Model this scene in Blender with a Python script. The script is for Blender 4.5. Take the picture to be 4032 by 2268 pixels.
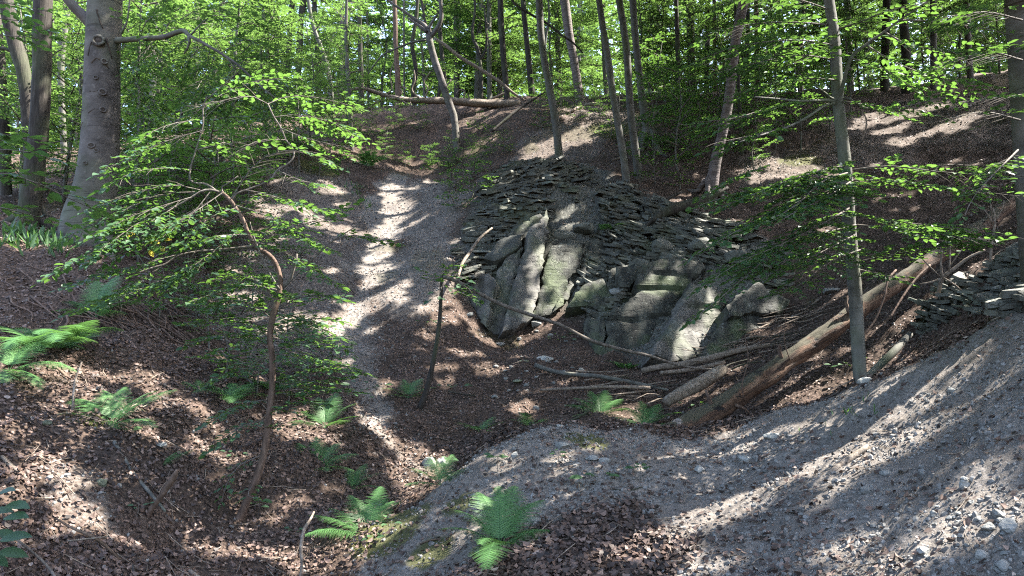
import bpy, math, random
import numpy as np
from mathutils import Vector, Matrix

random.seed(7)
rng = np.random.default_rng(11)
SC = bpy.context.scene
COL = SC.collection
for o in list(bpy.data.objects):
    bpy.data.objects.remove(o)

# ------------------------------------------------------------------ camera, sky, sun, exposure
PITCH = math.radians(7.0)
EYE = np.array([0.0, 0.0, 1.6])
FPX = 768.0
cam_d = bpy.data.cameras.new('camera')
cam_d.sensor_width = 36.0
cam_d.lens = 27.0
cam_d.clip_end = 2000.0
cam = bpy.data.objects.new('camera', cam_d)
COL.objects.link(cam)
cam.location = EYE
cam.rotation_euler = (math.radians(90) + PITCH, 0, 0)
SC.camera = cam

SUN = np.array([0.58, 0.08, 0.81]); SUN /= np.linalg.norm(SUN)
world = bpy.data.worlds.new('World')
SC.world = world
world.use_nodes = True
wn = world.node_tree.nodes
sky = wn.new('ShaderNodeTexSky')
sky.sky_type = 'NISHITA'
sky.sun_disc = False
sky.sun_elevation = math.asin(SUN[2])
sky.sun_rotation = math.atan2(SUN[0], SUN[1])
sky.air_density = 1.0
sky.dust_density = 3.0
sky.ozone_density = 0.6
world.node_tree.links.new(sky.outputs[0], wn['Background'].inputs[0])
wn['Background'].inputs[1].default_value = 0.15

sun_d = bpy.data.lights.new('sun', 'SUN')
sun_d.energy = 5.0
sun_d.angle = math.radians(0.5)
sun_d.color = (1.0, 0.95, 0.87)
sun = bpy.data.objects.new('sun', sun_d)
COL.objects.link(sun)
sun.rotation_euler = Vector(SUN).to_track_quat('Z', 'Y').to_euler()

SC.view_settings.view_transform = 'Standard'
SC.view_settings.look = 'None'
SC.view_settings.exposure = 2.85
SC.view_settings.gamma = 1.0
SC.view_settings.use_curve_mapping = False
SC.render.engine = 'CYCLES'
SC.cycles.max_bounces = 7
SC.cycles.diffuse_bounces = 5
SC.cycles.glossy_bounces = 2
SC.cycles.transmission_bounces = 4
SC.cycles.use_denoising = False
SC.cycles.filter_width = 1.15
SC.cycles.use_adaptive_sampling = False
SC.cycles.sample_clamp_indirect = 2.0
SC.cycles.caustics_reflective = False
SC.cycles.caustics_refractive = False

# ------------------------------------------------------------------ numeric helpers
CP, SP = math.cos(PITCH), math.sin(PITCH)

def P(px, py, d):
    """A point d metres ahead of the lens in the direction seen at (px, py) of a 1024x576 picture."""
    px = np.asarray(px, float); py = np.asarray(py, float); d = np.asarray(d, float)
    cx = (px - 512.0) / FPX * d
    cy = (288.0 - py) / FPX * d
    return np.stack([cx + 0 * d, d * CP - cy * SP, EYE[2] + d * SP + cy * CP], -1)

def nrmz(v):
    v = np.asarray(v, float)
    return v / np.maximum(np.linalg.norm(v, axis=-1, keepdims=True), 1e-9)

def _hash(ix, iy, iz, seed):
    n = (ix * 374761393 + iy * 668265263 + iz * 1274126177 + seed * 974634777) & 0xffffffff
    n = ((n ^ (n >> 13)) * 1274126177) & 0xffffffff
    return ((n ^ (n >> 16)) & 0xffff) / 65535.0

def vnoise(p, seed=0):
    p = np.asarray(p, float)
    i = np.floor(p).astype(np.int64); f = p - i
    f = f * f * (3 - 2 * f)
    out = 0
    for dx in (0, 1):
        wx = f[..., 0] if dx else 1 - f[..., 0]
        for dy in (0, 1):
            wy = f[..., 1] if dy else 1 - f[..., 1]
            for dz in (0, 1):
                wz = f[..., 2] if dz else 1 - f[..., 2]
                out = out + wx * wy * wz * _hash(i[..., 0] + dx, i[..., 1] + dy, i[..., 2] + dz, seed)
    return out * 2 - 1

def fbm(p, octv=4, seed=0, gain=0.5):
    a, s, out = 1.0, 1.0, 0
    for k in range(octv):
        out = out + a * vnoise(np.asarray(p) * s + 17.3 * k, seed + k)
        a *= gain; s *= 2.03
    return out

def n2(x, y, s, octv=4, seed=0, gain=0.5):
    return fbm(np.stack([x * s, y * s, np.zeros_like(x) + 0.37], -1), octv, seed, gain)

def spline(pts, n):
    """Catmull-Rom through pts (m x k), n samples, even in chord length."""
    p = np.asarray(pts, float)
    if len(p) == 2:
        t = np.linspace(0, 1, n)[:, None]
        return p[0] * (1 - t) + p[1] * t
    L = np.concatenate([[0], np.cumsum(np.linalg.norm(np.diff(p[:, :3], axis=0), axis=1))])
    q = np.vstack([2 * p[0] - p[1], p, 2 * p[-1] - p[-2]])
    s = np.linspace(0, L[-1], n)
    k = np.clip(np.searchsorted(L, s, side='right') - 1, 0, len(p) - 2)
    t = ((s - L[k]) / np.maximum(L[k + 1] - L[k], 1e-9))[:, None]
    a, b, c, d = q[k], q[k + 1], q[k + 2], q[k + 3]
    return 0.5 * ((2 * b) + (c - a) * t + (2 * a - 5 * b + 4 * c - d) * t ** 2 + (3 * b - a - 3 * c + d) * t ** 3)

# ------------------------------------------------------------------ terrain heights
CPS = [
 # lower left slope
 (0,576,5.3),(100,576,6.0),(230,576,6.8),(340,576,7.2),
 (0,520,5.8),(0,470,6.4),(0,420,7.2),(0,370,8.2),(0,320,9.6),(0,280,10.8),(0,245,12),
 (60,520,6.3),(100,490,6.8),(100,430,7.8),(100,380,8.8),(100,330,10),(100,290,11.2),(100,268,12),
 (170,540,7),(190,490,7.6),(190,440,8.4),(180,390,9.4),(170,345,10.6),(165,312,11.6),
 (250,545,7.5),(240,515,7.9),(260,470,8.3),(250,430,9.0),(235,390,9.9),(215,355,11),
 (310,552,7.6),(330,520,8.0),(320,480,8.7),(340,450,9.3),(320,420,10),(300,390,10.9),(270,360,12),
 # gully beside the mound
 (370,530,8.1),(395,505,8.7),(415,485,9.2),(440,465,9.8),
 # track
 (380,430,10.3),(360,400,11.1),(340,370,12.1),(330,340,13.3),(350,310,14.6),(365,280,16),(375,250,17.8),
 (385,220,19.8),(395,190,22),(400,172,23.5),
 # slope left of the track
 (300,330,13.3),(300,290,14.7),(290,250,16.6),(280,210,18.8),(270,180,20.5),(260,155,21.5),
 (220,230,16.5),(200,270,14.2),(200,305,13.2),
 (86,240,13),(110,255,12.6),(40,225,15),(120,215,17),(180,200,19),
 # slope right of the track
 (420,300,15),(410,260,17.1),(430,230,18.7),(450,200,20.3),(460,270,16.2),(440,340,14),(470,310,15.5),
 # hollow
 (400,400,11.6),(430,430,10.9),(470,400,12.2),(480,370,13.3),(480,345,14.7),(540,410,11.9),(540,380,13),
 (560,350,14.6),(600,400,12.2),(600,370,13.3),(650,402,12),(650,385,12.8),(590,345,14.9),
 (520,434,10.3),(560,433,10.5),(620,433,10.6),(690,438,10.4),(760,425,10.2),(860,400,9.9),(930,368,9.7),
 (700,415,11.2),(760,395,11.2),(820,370,11.2),(850,350,11.6),(800,340,13),(760,360,12.5),(880,330,11.6),
 (900,300,12.6),(860,300,13.6),(960,285,11.2),(1000,262,11),(950,245,13.5),(1020,235,12.5),
 # cliff foot
 (480,318,15.7),(505,333,15.6),(535,320,15.9),(560,317,15.8),(600,337,15.1),(615,362,14.5),(640,374,14),
 (700,364,13.8),(740,352,13.9),(790,312,14.7),
 # top of the slabs
 (470,270,16.5),(500,255,17.3),(545,215,18.3),(560,250,17.4),(600,240,17.6),(620,265,16.8),(650,260,16.4),
 (700,260,16.1),(760,285,15.5),
 # top of the cliff
 (470,215,19),(490,180,20.5),(545,163,21),(590,172,20.5),(625,185,19.6),(660,205,18.4),(700,222,17.6),
 (740,232,17.2),(790,250,16.6),
 (540,168,23),(600,167,22.5),(650,177,21),(700,190,20.2),(760,202,19.5),
 # slopes behind
 (540,140,25.5),(590,135,25.5),(640,150,23.8),(700,165,22.5),(790,172,21.5),(850,190,19.5),(900,220,17),(850,230,17),
 (500,125,27),(550,108,28.5),(610,108,28.5),(660,118,27.5),(720,130,26),(790,135,25),(860,140,24),(950,160,21),(1024,170,19),
 (450,150,26.8),(425,178,25.3),(450,112,29.5),(400,114,29.5),(350,128,28),(510,103,30),
 (600,96,32),(700,95,32),(800,95,31),(880,90,31),(960,85,30),(1024,80,29),(300,142,25),
 # foreground mound
 (1024,576,4.3),(850,576,5.2),(700,576,5.8),(560,576,6.0),(450,576,6.4),
 (400,512,7.9),(440,482,8.4),(500,440,8.9),(560,426,9.2),(690,431,9.3),(760,412,9.0),(860,383,8.6),(930,346,8.3),(1024,299,8.0),
 (560,500,7.4),(480,530,7.1),(700,500,7.1),(850,480,6.5),(1024,420,5.7),(620,455,8.3),(760,450,8.0),(930,400,7.3),
]
_cp = np.array(CPS, float)
_w = P(_cp[:, 0], _cp[:, 1], _cp[:, 2])
_far = np.array([(-12,45,12.5),(0,50,13),(15,50,16),(30,45,19),(-30,40,10),(-25,20,7),(-15,14,5),(-12,8,4.2),(-8,3,2.5),
                 (0,-5,0.2),(0,1.5,0),(5,2,1),(9,5,3.5),(12,10,6),(18,18,10),(25,28,15),(0,120,15),(-60,100,12),(60,100,22),
                 (-60,0,5),(60,0,14),(0,-60,-2),(-50,-50,0),(50,-50,5)], float)
_w = np.vstack([_w, _far])

def _tps(r2):
    return 0.5 * r2 * np.log(np.maximum(r2, 1e-12))

def _fit(xy, z, lam):
    n = len(xy)
    r2 = ((xy[:, None] - xy[None]) ** 2).sum(-1)
    A = np.zeros((n + 3, n + 3))
    A[:n, :n] = _tps(r2) + lam * np.eye(n)
    A[:n, n] = 1; A[:n, n + 1:] = xy
    A[n:, :n] = A[:n, n:].T
    return np.linalg.solve(A, np.concatenate([z, [0, 0, 0]]))
_coef = _fit(_w[:, :2], _w[:, 2], 0.06)

def gz_exact(x, y):
    x = np.asarray(x, float); y = np.asarray(y, float)
    sh = x.shape; x = x.ravel(); y = y.ravel()
    out = np.empty_like(x)
    n = len(_w)
    for s in range(0, len(x), 40000):
        a = x[s:s + 40000]; b = y[s:s + 40000]
        r2 = (a[:, None] - _w[None, :, 0]) ** 2 + (b[:, None] - _w[None, :, 1]) ** 2
        out[s:s + 40000] = _tps(r2) @ _coef[:n] + _coef[n] + _coef[n + 1] * a + _coef[n + 2] * b
    return out.reshape(sh)

GX0, GX1, GY0, GY1, GS = -30.0, 34.0, -2.0, 56.0, 0.125
_gx = np.arange(GX0, GX1 + GS, GS); _gy = np.arange(GY0, GY1 + GS, GS)
_H = gz_exact(*np.meshgrid(_gx, _gy))

def gbase(x, y):
    x = np.asarray(x, float); y = np.asarray(y, float)
    fx = np.clip((x - GX0) / GS, 0, len(_gx) - 1.001); fy = np.clip((y - GY0) / GS, 0, len(_gy) - 1.001)
    ix = fx.astype(int); iy = fy.astype(int); u = fx - ix; v = fy - iy
    return (_H[iy, ix] * (1 - u) * (1 - v) + _H[iy, ix + 1] * u * (1 - v) + _H[iy + 1, ix] * (1 - u) * v + _H[iy + 1, ix + 1] * u * v)

def hit(px, py, fn=None, d0=3.0, d1=48.0):
    """First ground point seen at (px, py)."""
    fn = fn or gbase
    px = np.atleast_1d(np.asarray(px, float)); py = np.atleast_1d(np.asarray(py, float))
    ds = d0 * (d1 / d0) ** np.linspace(0, 1, 500)
    pts = P(px[:, None], py[:, None], ds[None])
    below = pts[..., 2] < fn(pts[..., 0], pts[..., 1])
    k = np.where(below.any(1), below.argmax(1), len(ds) - 1)
    k = np.maximum(k, 1)
    a = ds[k - 1]; b = ds[k]
    for _ in range(12):
        m = (a + b) / 2
        q = P(px, py, m)
        inside = q[:, 2] < fn(q[:, 0], q[:, 1])
        b = np.where(inside, m, b); a = np.where(inside, a, m)
    return P(px, py, (a + b) / 2)

def H1(px, py):
    return hit(px, py)[0]

def depth_of(w):
    w = np.asarray(w, float)
    return w[..., 1] * CP + (w[..., 2] - EYE[2]) * SP

def pip(x, y, poly):
    poly = np.asarray(poly, float)
    x = np.asarray(x); y = np.asarray(y)
    c = np.zeros(x.shape, bool)
    j = len(poly) - 1
    for i in range(len(poly)):
        xi, yi = poly[i, :2]; xj, yj = poly[j, :2]
        cond = ((yi > y) != (yj > y)) & (x < (xj - xi) * (y - yi) / (yj - yi + 1e-12) + xi)
        c ^= cond
        j = i
    return c

def seg_dist(x, y, line):
    line = np.asarray(line, float)
    best = np.full(np.shape(x), 1e9)
    for a, b in zip(line[:-1, :2], line[1:, :2]):
        d = b - a
        t = np.clip(((x - a[0]) * d[0] + (y - a[1]) * d[1]) / (d @ d + 1e-9), 0, 1)
        best = np.minimum(best, np.hypot(x - a[0] - t * d[0], y - a[1] - t * d[1]))
    return best

def sstep(a, b, v):
    t = np.clip((v - a) / (b - a), 0, 1)
    return t * t * (3 - 2 * t)

# zones of the ground (world xy)
def poly_w(pp):
    pp = np.array(pp, float)
    return hit(pp[:, 0], pp[:, 1])
MOUND = np.vstack([poly_w([(352,574),(400,513),(440,483),(500,441),(560,428),(690,433),(760,414),(860,385),(930,348),(1020,302)])[:, :2],
                   [[8.0, 8.6], [8.0, 1.0], [-1.0, 1.0], [-1.0, 4.5]]])
TRACK = poly_w([(400,176),(392,195),(386,215),(382,235),(376,255),(368,280),(356,300),(345,322)])
TRACK2 = poly_w([(345,322),(350,350),(365,385),(380,410),(372,425),(395,445),(425,465)])
FAN = poly_w([(425,186),(438,205),(432,232),(420,262),(405,290)])
SCREE = poly_w([(300,180),(310,210),(330,240),(300,270),(310,300),(285,330)])
CLIFF = poly_w([(462,300),(448,255),(470,205),(480,178),(515,163),(545,160),(590,168),(625,182),(680,206),(745,228),(800,255),
                (775,300),(740,345),(700,360),(640,368),(615,355),(600,330),(560,312),(505,328)])[:, :2]
LITTER_ON_MOUND = [H1(590, 560), H1(552, 552), H1(625, 556), H1(605, 536), H1(572, 574)]

PALE = [(H1(*q), r) for q, r in [((890,125),3.4),((940,115),3.6),((860,150),2.4),((985,125),3.2),((785,172),2.2),((760,182),1.6),((600,118),2.4),((570,140),2.2),((540,150),1.8),((90,500),.35),((415,445),.4)]]  # paler soil zones; the lower left patch paints sunlit ground into the colour
def zones(x, y):
    """dirt (bare grey shale soil), rock (cliff) weights at x, y"""
    wob = 0.35 * n2(x, y, 0.9, 3, 31)
    dm = np.where(pip(x, y, MOUND), 1.0, -1.0) * np.minimum(seg_dist(x, y, np.vstack([MOUND, MOUND[:1]])), 5)
    mound = sstep(-0.25, 0.25, dm + 0.6 * wob)
    tr = .9 - .9 * sstep(0.05, 0.85, seg_dist(x, y, TRACK) + 1.5 * wob)
    tr2 = 0.6 * (1 - sstep(0.1, 0.55, seg_dist(x, y, TRACK2) + 0.6 * wob))
    sc = 0.5 * (1 - sstep(1.0, 2.2, seg_dist(x, y, SCREE) + 1.4 * wob))
    sc = np.maximum(sc, .6 * (1 - sstep(.4, 1.5, seg_dist(x, y, FAN) + 1.3 * wob)))
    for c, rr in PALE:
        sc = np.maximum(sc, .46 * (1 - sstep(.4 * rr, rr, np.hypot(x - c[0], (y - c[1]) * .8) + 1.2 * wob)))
    lit = np.zeros_like(x)
    for c in LITTER_ON_MOUND:
        lit = np.maximum(lit, 1 - sstep(0.25, 0.75, np.hypot(x - c[0], y - c[1]) + 0.7 * wob))
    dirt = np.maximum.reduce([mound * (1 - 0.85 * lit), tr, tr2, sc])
    dc = np.where(pip(x, y, CLIFF), 1.0, -1.0) * np.minimum(seg_dist(x, y, np.vstack([CLIFF, CLIFF[:1]])), 4)
    rock = sstep(-0.1, 0.35, dc + 0.3 * wob)
    return dirt, rock, mound, tr

def ground_z(x, y):
    x = np.asarray(x, float); y = np.asarray(y, float)
    inb = (x > GX0) & (x < GX1) & (y > GY0) & (y < GY1)
    z = gbase(x, y)
    if (~inb).any():
        z = np.where(inb, z, 0)
        z[~inb] = gz_exact(x[~inb], y[~inb])
    dirt, rock, mound, tr = zones(x, y)
    r = np.hypot(x, y)
    z = z + 0.10 * n2(x, y, 0.7, 3, 3) * (1 - 0.55 * mound) + (0.05 - 0.022 * mound) * n2(x, y, 2.6, 3, 5) + 0.016 * n2(x, y, 9.0, 3, 8)
    z = z + .07 * (1 - mound) * (1 - tr) * n2(x, y, 1.5, 2, 55) + 0.045 * (1 - dirt) * np.abs(n2(x, y, 4.0, 2, 12)) * (r < 30)
    # rills running down the mound and the track
    u = x * 0.55 - y * 0.83
    z = z - mound * 0.05 * np.abs(n2(u, x * 0.15 + y * 0.1, 1.7, 3, 21)) - tr * 0.10
    # bedding steps of the shale
    st = 0.17 + 0.05 * vnoise(np.stack([x * .4, y * .4, x * 0], -1), 5)
    zz = z + 0.12 * x * 0.4 + 0.28 * n2(x, y, 1.1, 3, 44)
    q = np.floor(zz / st) * st + st * sstep(0.55, 1.0, zz / st - np.floor(zz / st))
    z = z + rock * 0.6 * (q - zz) + rock * .22 * n2(x, y, .9, 3, 71)
    return z

def ground_n(x, y, e=0.06):
    dx = (gbase(x + e, y) - gbase(x - e, y)) / (2 * e)
    dy = (gbase(x, y + e) - gbase(x, y - e)) / (2 * e)
    return nrmz(np.stack([-dx, -dy, np.ones_like(dx)], -1))

# ------------------------------------------------------------------ mesh helpers
class MB:
    """Collects vertices and faces, then links them as ONE mesh object."""
    def __init__(self):
        self.V = []; self.F = []; self.R = []; self.M = []; self.n = 0
    def add(self, V, faces, rnd=None, mi=0):
        V = np.asarray(V, float)
        if not isinstance(faces, (list, tuple)):
            faces = [faces]
        nf = sum(len(f) for f in faces)
        for f in faces:
            self.F.append(np.asarray(f, np.int64) + self.n)
        if rnd is None:
            rnd = random.random()
        self.R.append(np.broadcast_to(np.asarray(rnd, float), (nf,)))
        self.M.append(np.full(nf, mi, np.int32))
        self.V.append(V); self.n += len(V)
        return self
    def mesh(self, name, mats, smooth=True):
        me = bpy.data.meshes.new(name)
        V = np.concatenate(self.V).astype(np.float32)
        me.vertices.add(len(V)); me.vertices.foreach_set('co', V.ravel())
        loops = np.concatenate([f.ravel() for f in self.F]).astype(np.int32)
        sizes = np.concatenate([np.full(len(f), f.shape[1]) for f in self.F])
        me.loops.add(len(loops)); me.loops.foreach_set('vertex_index', loops)
        me.polygons.add(len(sizes))
        me.polygons.foreach_set('loop_start', np.concatenate([[0], np.cumsum(sizes)[:-1]]).astype(np.int32))
        if not isinstance(mats, (list, tuple)):
            mats = [mats]
        for m in mats:
            me.materials.append(m)
        if len(mats) > 1:
            me.polygons.foreach_set('material_index', np.concatenate(self.M))
        me.polygons.foreach_set('use_smooth', np.full(len(sizes), bool(smooth)))
        at = me.attributes.new('rnd', 'FLOAT', 'FACE')
        at.data.foreach_set('value', np.concatenate(self.R).astype(np.float32))
        me.update(calc_edges=True)
        return me
    def obj(self, name, mats, parent=None, smooth=True, origin=None):
        if origin is not None:
            self.V = [v - np.asarray(origin, float) for v in self.V]
        o = bpy.data.objects.new(name, self.mesh(name, mats, smooth))
        COL.objects.link(o)
        if parent is not None:
            o.parent = parent
        elif origin is not None:
            o.location = origin
        return o

def tag(o, label=None, cat=None, group=None, kind=None):
    if label: o['label'] = label
    if cat: o['category'] = cat
    if group: o['group'] = group
    if kind: o['kind'] = kind
    return o

def thing(name, loc, label, cat, group=None):
    o = bpy.data.objects.new(name, None)
    o.empty_display_size = 0.2
    COL.objects.link(o)
    o.location = [float(v) for v in loc]
    return tag(o, label, cat, group)

def tube(pts, rad, n=8, rough=0.0, seed=0, rs=3.0, cap=True, squash=None):
    pts = np.asarray(pts, float); m = len(pts)
    rad = np.broadcast_to(np.asarray(rad, float), (m,))
    T = nrmz(np.gradient(pts, axis=0))
    ref = np.array([0, 1.0, 0]) if abs(T[0][1]) < 0.9 else np.array([1.0, 0, 0])
    u = nrmz(np.cross(ref, T[0])); U = [u]
    for i in range(1, m):
        u = u - T[i] * (u @ T[i]); u = nrmz(u); U.append(u)
    U = np.array(U); W = np.cross(T, U)
    a = np.linspace(0, 2 * np.pi, n, endpoint=False)
    ring = U[:, None] * np.cos(a)[None, :, None] + W[:, None] * np.sin(a)[None, :, None]
    R = rad[:, None] * np.ones(n)[None]
    if rough:
        q = pts[:, None] * rs + ring * 1.7
        R = R * (1 + rough * fbm(q, 3, seed))
    V = pts[:, None] + ring * R[..., None]
    V = V.reshape(-1, 3)
    i = np.arange(m - 1)[:, None] * n; j = np.arange(n)[None]
    a0 = (i + j).ravel(); a1 = (i + (j + 1) % n).ravel()
    F = [np.stack([a0, a1, a1 + n, a0 + n], 1)]
    if cap:
        V = np.vstack([V, pts[0] - T[0] * rad[0] * 0.15, pts[-1] + T[-1] * rad[-1] * 0.3])
        c0 = m * n; c1 = c0 + 1; k = np.arange(n)
        F.append(np.stack([(k + 1) % n, k, np.full(n, c0)], 1))
        F.append(np.stack([(m - 1) * n + k, (m - 1) * n + (k + 1) % n, np.full(n, c1)], 1))
    return V, F

LEAF_T = {
 # template: along, across, lift
 'hi': (np.array([(0,0,0),(.14,.20,.05),(.36,.29,.09),(.62,.26,.08),(.84,.13,.04),(1,0,-.03),(.84,-.13,.04),(.62,-.26,.08),(.36,-.29,.09),(.14,-.20,.05),(.30,0,.0),(.62,0,.0)]),
        [np.array([(0,10,2,1),(10,11,3,2),(11,5,4,3),(0,9,8,10),(10,8,7,11),(11,7,6,5)])]),
 'mid': (np.array([(0,0,0),(.28,.31,.08),(.68,.27,.07),(1,0,-.03),(.68,-.27,.07),(.28,-.31,.08)]),
        [np.array([(0,3,2,1),(0,5,4,3)])]),
 'lo': (np.array([(0,0,0),(.5,.33,.07),(1,0,0),(.5,-.33,.07)]), [np.array([(0,2,1),(0,3,2)])]),
}

def leaves(mb, pos, direc, up, size, q='mid', rnd=None, mi=0, curl=0.0):
    pos = np.asarray(pos, float); n = len(pos)
    if n == 0: return
    d = nrmz(direc); up = np.asarray(up, float)
    s = nrmz(np.cross(up, d)); w = np.cross(d, s)
    size = np.broadcast_to(np.asarray(size, float), (n,))
    T, F = LEAF_T[q]
    k = len(T)
    al, ac, li = T[:, 0], T[:, 1], T[:, 2]
    cur = np.broadcast_to(np.asarray(curl, float), (n,))
    lift = li[None] + cur[:, None] * (al[None] - 0.5) ** 2 * 2.0
    V = pos[:, None] + size[:, None, None] * (d[:, None] * al[None, :, None] + s[:, None] * ac[None, :, None] + w[:, None] * lift[..., None])
    off = np.arange(n)[:, None, None] * k
    FF = [(f[None] + off).reshape(-1, f.shape[1]) for f in F]
    if rnd is None:
        rnd = rng.random(n)
    mb.add(V.reshape(-1, 3), FF, np.repeat(np.broadcast_to(rnd, (n,)), sum(len(f) for f in F)), mi)

def bough(wood, leaf, path, r0, twig=0.55, size=0.07, step=0.10, q='mid', tint=None, tubes=True, start=0.12, jit=0.28, dens=1.0, droop=0.12, off=None):
    """A beech spray: a branch, alternating side twigs in its plane, leaves along each twig."""
    path = np.asarray(path, float)
    L = np.linalg.norm(np.diff(path, axis=0), axis=1).sum()
    pp = spline(path, max(6, int(L / 0.18)))
    m = len(pp)
    if wood is not None:
        V, F = tube(pp, np.linspace(r0, max(0.0025, r0 * 0.15), m), 6 if r0 > 0.012 else 5, 0.06, cap=False)
        wood.add(V, F)
    T = nrmz(np.gradient(pp, axis=0))
    up0 = np.array([0, 0, 1.0])
    nt = max(2, int(L / step))
    LP, LD, LU = [], [], []
    for i in range(nt + 1):
        t = start + (1 - start) * (i + 0.3 * rng.random()) / nt
        t = min(t, 1.0)
        f = t * (m - 1); k = min(int(f), m - 2); p = pp[k] + (pp[k + 1] - pp[k]) * (f - k); tg = T[k]
        side = nrmz(np.cross(tg, up0)) * (1 if i % 2 else -1)
        tl = twig * (0.35 + 0.65 * math.sin(math.pi * min(1, 0.25 + 0.75 * t))) * (0.6 + 0.5 * rng.random())
        if i == nt:
            dr = tg
        else:
            dr = nrmz(side * 0.8 + tg * (0.45 + 0.4 * rng.random()) + up0 * rng.uniform(-.18, .12))
        nl = max(2, int(tl / 0.042 * dens))
        s = (np.arange(nl) + 0.6) / nl
        q_ = p + dr * (s * tl)[:, None] + np.outer(-droop * tl * s ** 2, up0)
        if tubes and wood is not None and tl > 0.12:
            e = np.stack([p, p + dr * tl * .5 - up0 * droop * tl * .25, p + dr * tl * .97 - up0 * droop * tl])
            V, F = tube(e, [0.0035, 0.0022, 0.0012], 3, cap=False)
            wood.add(V, F)
        sd = nrmz(np.cross(dr, up0))
        alt = np.where((np.arange(nl) + i) % 2, 1.0, -1.0)[:, None]
        ld = dr * 0.75 + sd * alt * rng.uniform(.5, 1.0, (nl, 1)) + rng.normal(0, jit * .6, (nl, 3)) - up0 * 0.12
        ld[-1] = dr
        LP.append(q_); LD.append(ld); LU.append(up0 + rng.normal(0, jit, (nl, 3)))
    LP = np.concatenate(LP); LD = np.concatenate(LD); LU = np.concatenate(LU)
    if off is not None:
        k = ~sun_gap(LP + off); LP, LD, LU = LP[k], LD[k], LU[k]
    n = len(LP)
    if n == 0: return
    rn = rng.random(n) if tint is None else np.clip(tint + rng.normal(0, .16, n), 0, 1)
    leaves(leaf, LP, LD, LU, size * rng.uniform(.65, 1.15, n), q, rn)

def rock_mb(mb, c, size, seed=0, sub=2, rough=0.22, rot=None, rnd=None):
    """An angular stone: a noise-cut icosphere squashed to size (sx, sy, sz)."""
    V, F = ICO[sub]
    d = V.copy()
    off = np.array([seed * 3.17, seed * 1.3, seed * 0.7])
    v = d * (1 + rough * vnoise(d * 1.6 + off, seed % 97) + 0.4 * rough * vnoise(d * 3.9 + off, 3))[:, None]
    rs = np.random.default_rng(seed + 5)
    for k in range(6):                                    # flat broken faces
        nn = nrmz(rs.normal(size=3)); h = rs.uniform(.55, .85)
        ex = v @ nn - h
        v = v - np.outer(np.maximum(ex, 0) * 0.92, nn)
    v = v * np.asarray(size)
    if rot is not None:
        v = v @ np.array(rot).T
    mb.add(v + np.asarray(c), [F], rnd if rnd is not None else rs.random())

def _ico(sub):
    import bmesh
    bm = bmesh.new(); bmesh.ops.create_icosphere(bm, subdivisions=sub, radius=1.0)
    bm.verts.ensure_lookup_table()
    V = np.array([v.co[:] for v in bm.verts]); F = np.array([[v.index for v in f.verts] for f in bm.faces])
    bm.free(); return V, F
ICO = {s: _ico(s) for s in (1, 2, 3)}

def rotm(axis, a):
    return np.array(Matrix.Rotation(a, 3, Vector(axis)))

# ------------------------------------------------------------------ materials
def mat_new(name):
    m = bpy.data.materials.new(name); m.use_nodes = True
    nt = m.node_tree; b = nt.nodes['Principled BSDF']
    return m, nt, b, nt.links.new

def node(nt, typ, **kw):
    n = nt.nodes.new(typ)
    for k, v in kw.items():
        if k in n.inputs: n.inputs[k].default_value = v
        else: setattr(n, k, v)
    return n

def ramp(nt, fac, stops, interp='LINEAR'):
    r = nt.nodes.new('ShaderNodeValToRGB'); r.color_ramp.interpolation = interp
    e = r.color_ramp.elements
    while len(e) > 1: e.remove(e[-1])
    for i, (p, c) in enumerate(stops):
        x = e[0] if i == 0 else e.new(p)
        x.position = p
        x.color = (*c, 1) if len(c) == 3 else c
    nt.links.new(fac, r.inputs[0]); return r.outputs[0]

def mixc(nt, fac, a, b, mode='MIX'):
    x = nt.nodes.new('ShaderNodeMix'); x.data_type = 'RGBA'; x.blend_type = mode
    for s, v in ((x.inputs[0], fac), (x.inputs[6], a), (x.inputs[7], b)):
        if hasattr(v, 'links'): nt.links.new(v, s)
        elif isinstance(v, (int, float)): s.default_value = v
        else: s.default_value = (*v, 1) if len(v) == 3 else v
    return x.outputs[2]

def math_(nt, op, a, b=0.5, c=None):
    x = nt.nodes.new('ShaderNodeMath'); x.operation = op
    for s, v in zip(x.inputs, (a, b, c)):
        if v is None: continue
        if hasattr(v, 'links'): nt.links.new(v, s)
        else: s.default_value = v
    return x.outputs[0]

def noise(nt, scale, detail=4, rough=0.55, vec=None, dist=0.0):
    n = nt.nodes.new('ShaderNodeTexNoise')
    n.inputs['Scale'].default_value = scale; n.inputs['Detail'].default_value = detail
    n.inputs['Roughness'].default_value = rough; n.inputs['Distortion'].default_value = dist
    if vec is not None: nt.links.new(vec, n.inputs['Vector'])
    return n.outputs[0]

def coords(nt, scale=(1, 1, 1), kind='Object', rot=(0, 0, 0)):
    t = nt.nodes.new('ShaderNodeTexCoord'); mp = nt.nodes.new('ShaderNodeMapping')
    mp.inputs['Scale'].default_value = scale; mp.inputs['Rotation'].default_value = rot
    nt.links.new(t.outputs[kind], mp.inputs[0]); return mp.outputs[0]

def geopos(nt, scale=(1, 1, 1), rot=(0, 0, 0)):
    t = nt.nodes.new('ShaderNodeNewGeometry'); mp = nt.nodes.new('ShaderNodeMapping')
    mp.inputs['Scale'].default_value = scale; mp.inputs['Rotation'].default_value = rot
    nt.links.new(t.outputs['Position'], mp.inputs[0]); return mp.outputs[0]

def bump(nt, b, h, strength=0.5, dist=0.02):
    x = nt.nodes.new('ShaderNodeBump'); x.inputs['Strength'].default_value = strength; x.inputs['Distance'].default_value = dist
    nt.links.new(h, x.inputs['Height']); nt.links.new(x.outputs[0], b.inputs['Normal'])

def attr(nt, name):
    a = nt.nodes.new('ShaderNodeAttribute'); a.attribute_name = name; return a.outputs['Fac']

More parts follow.
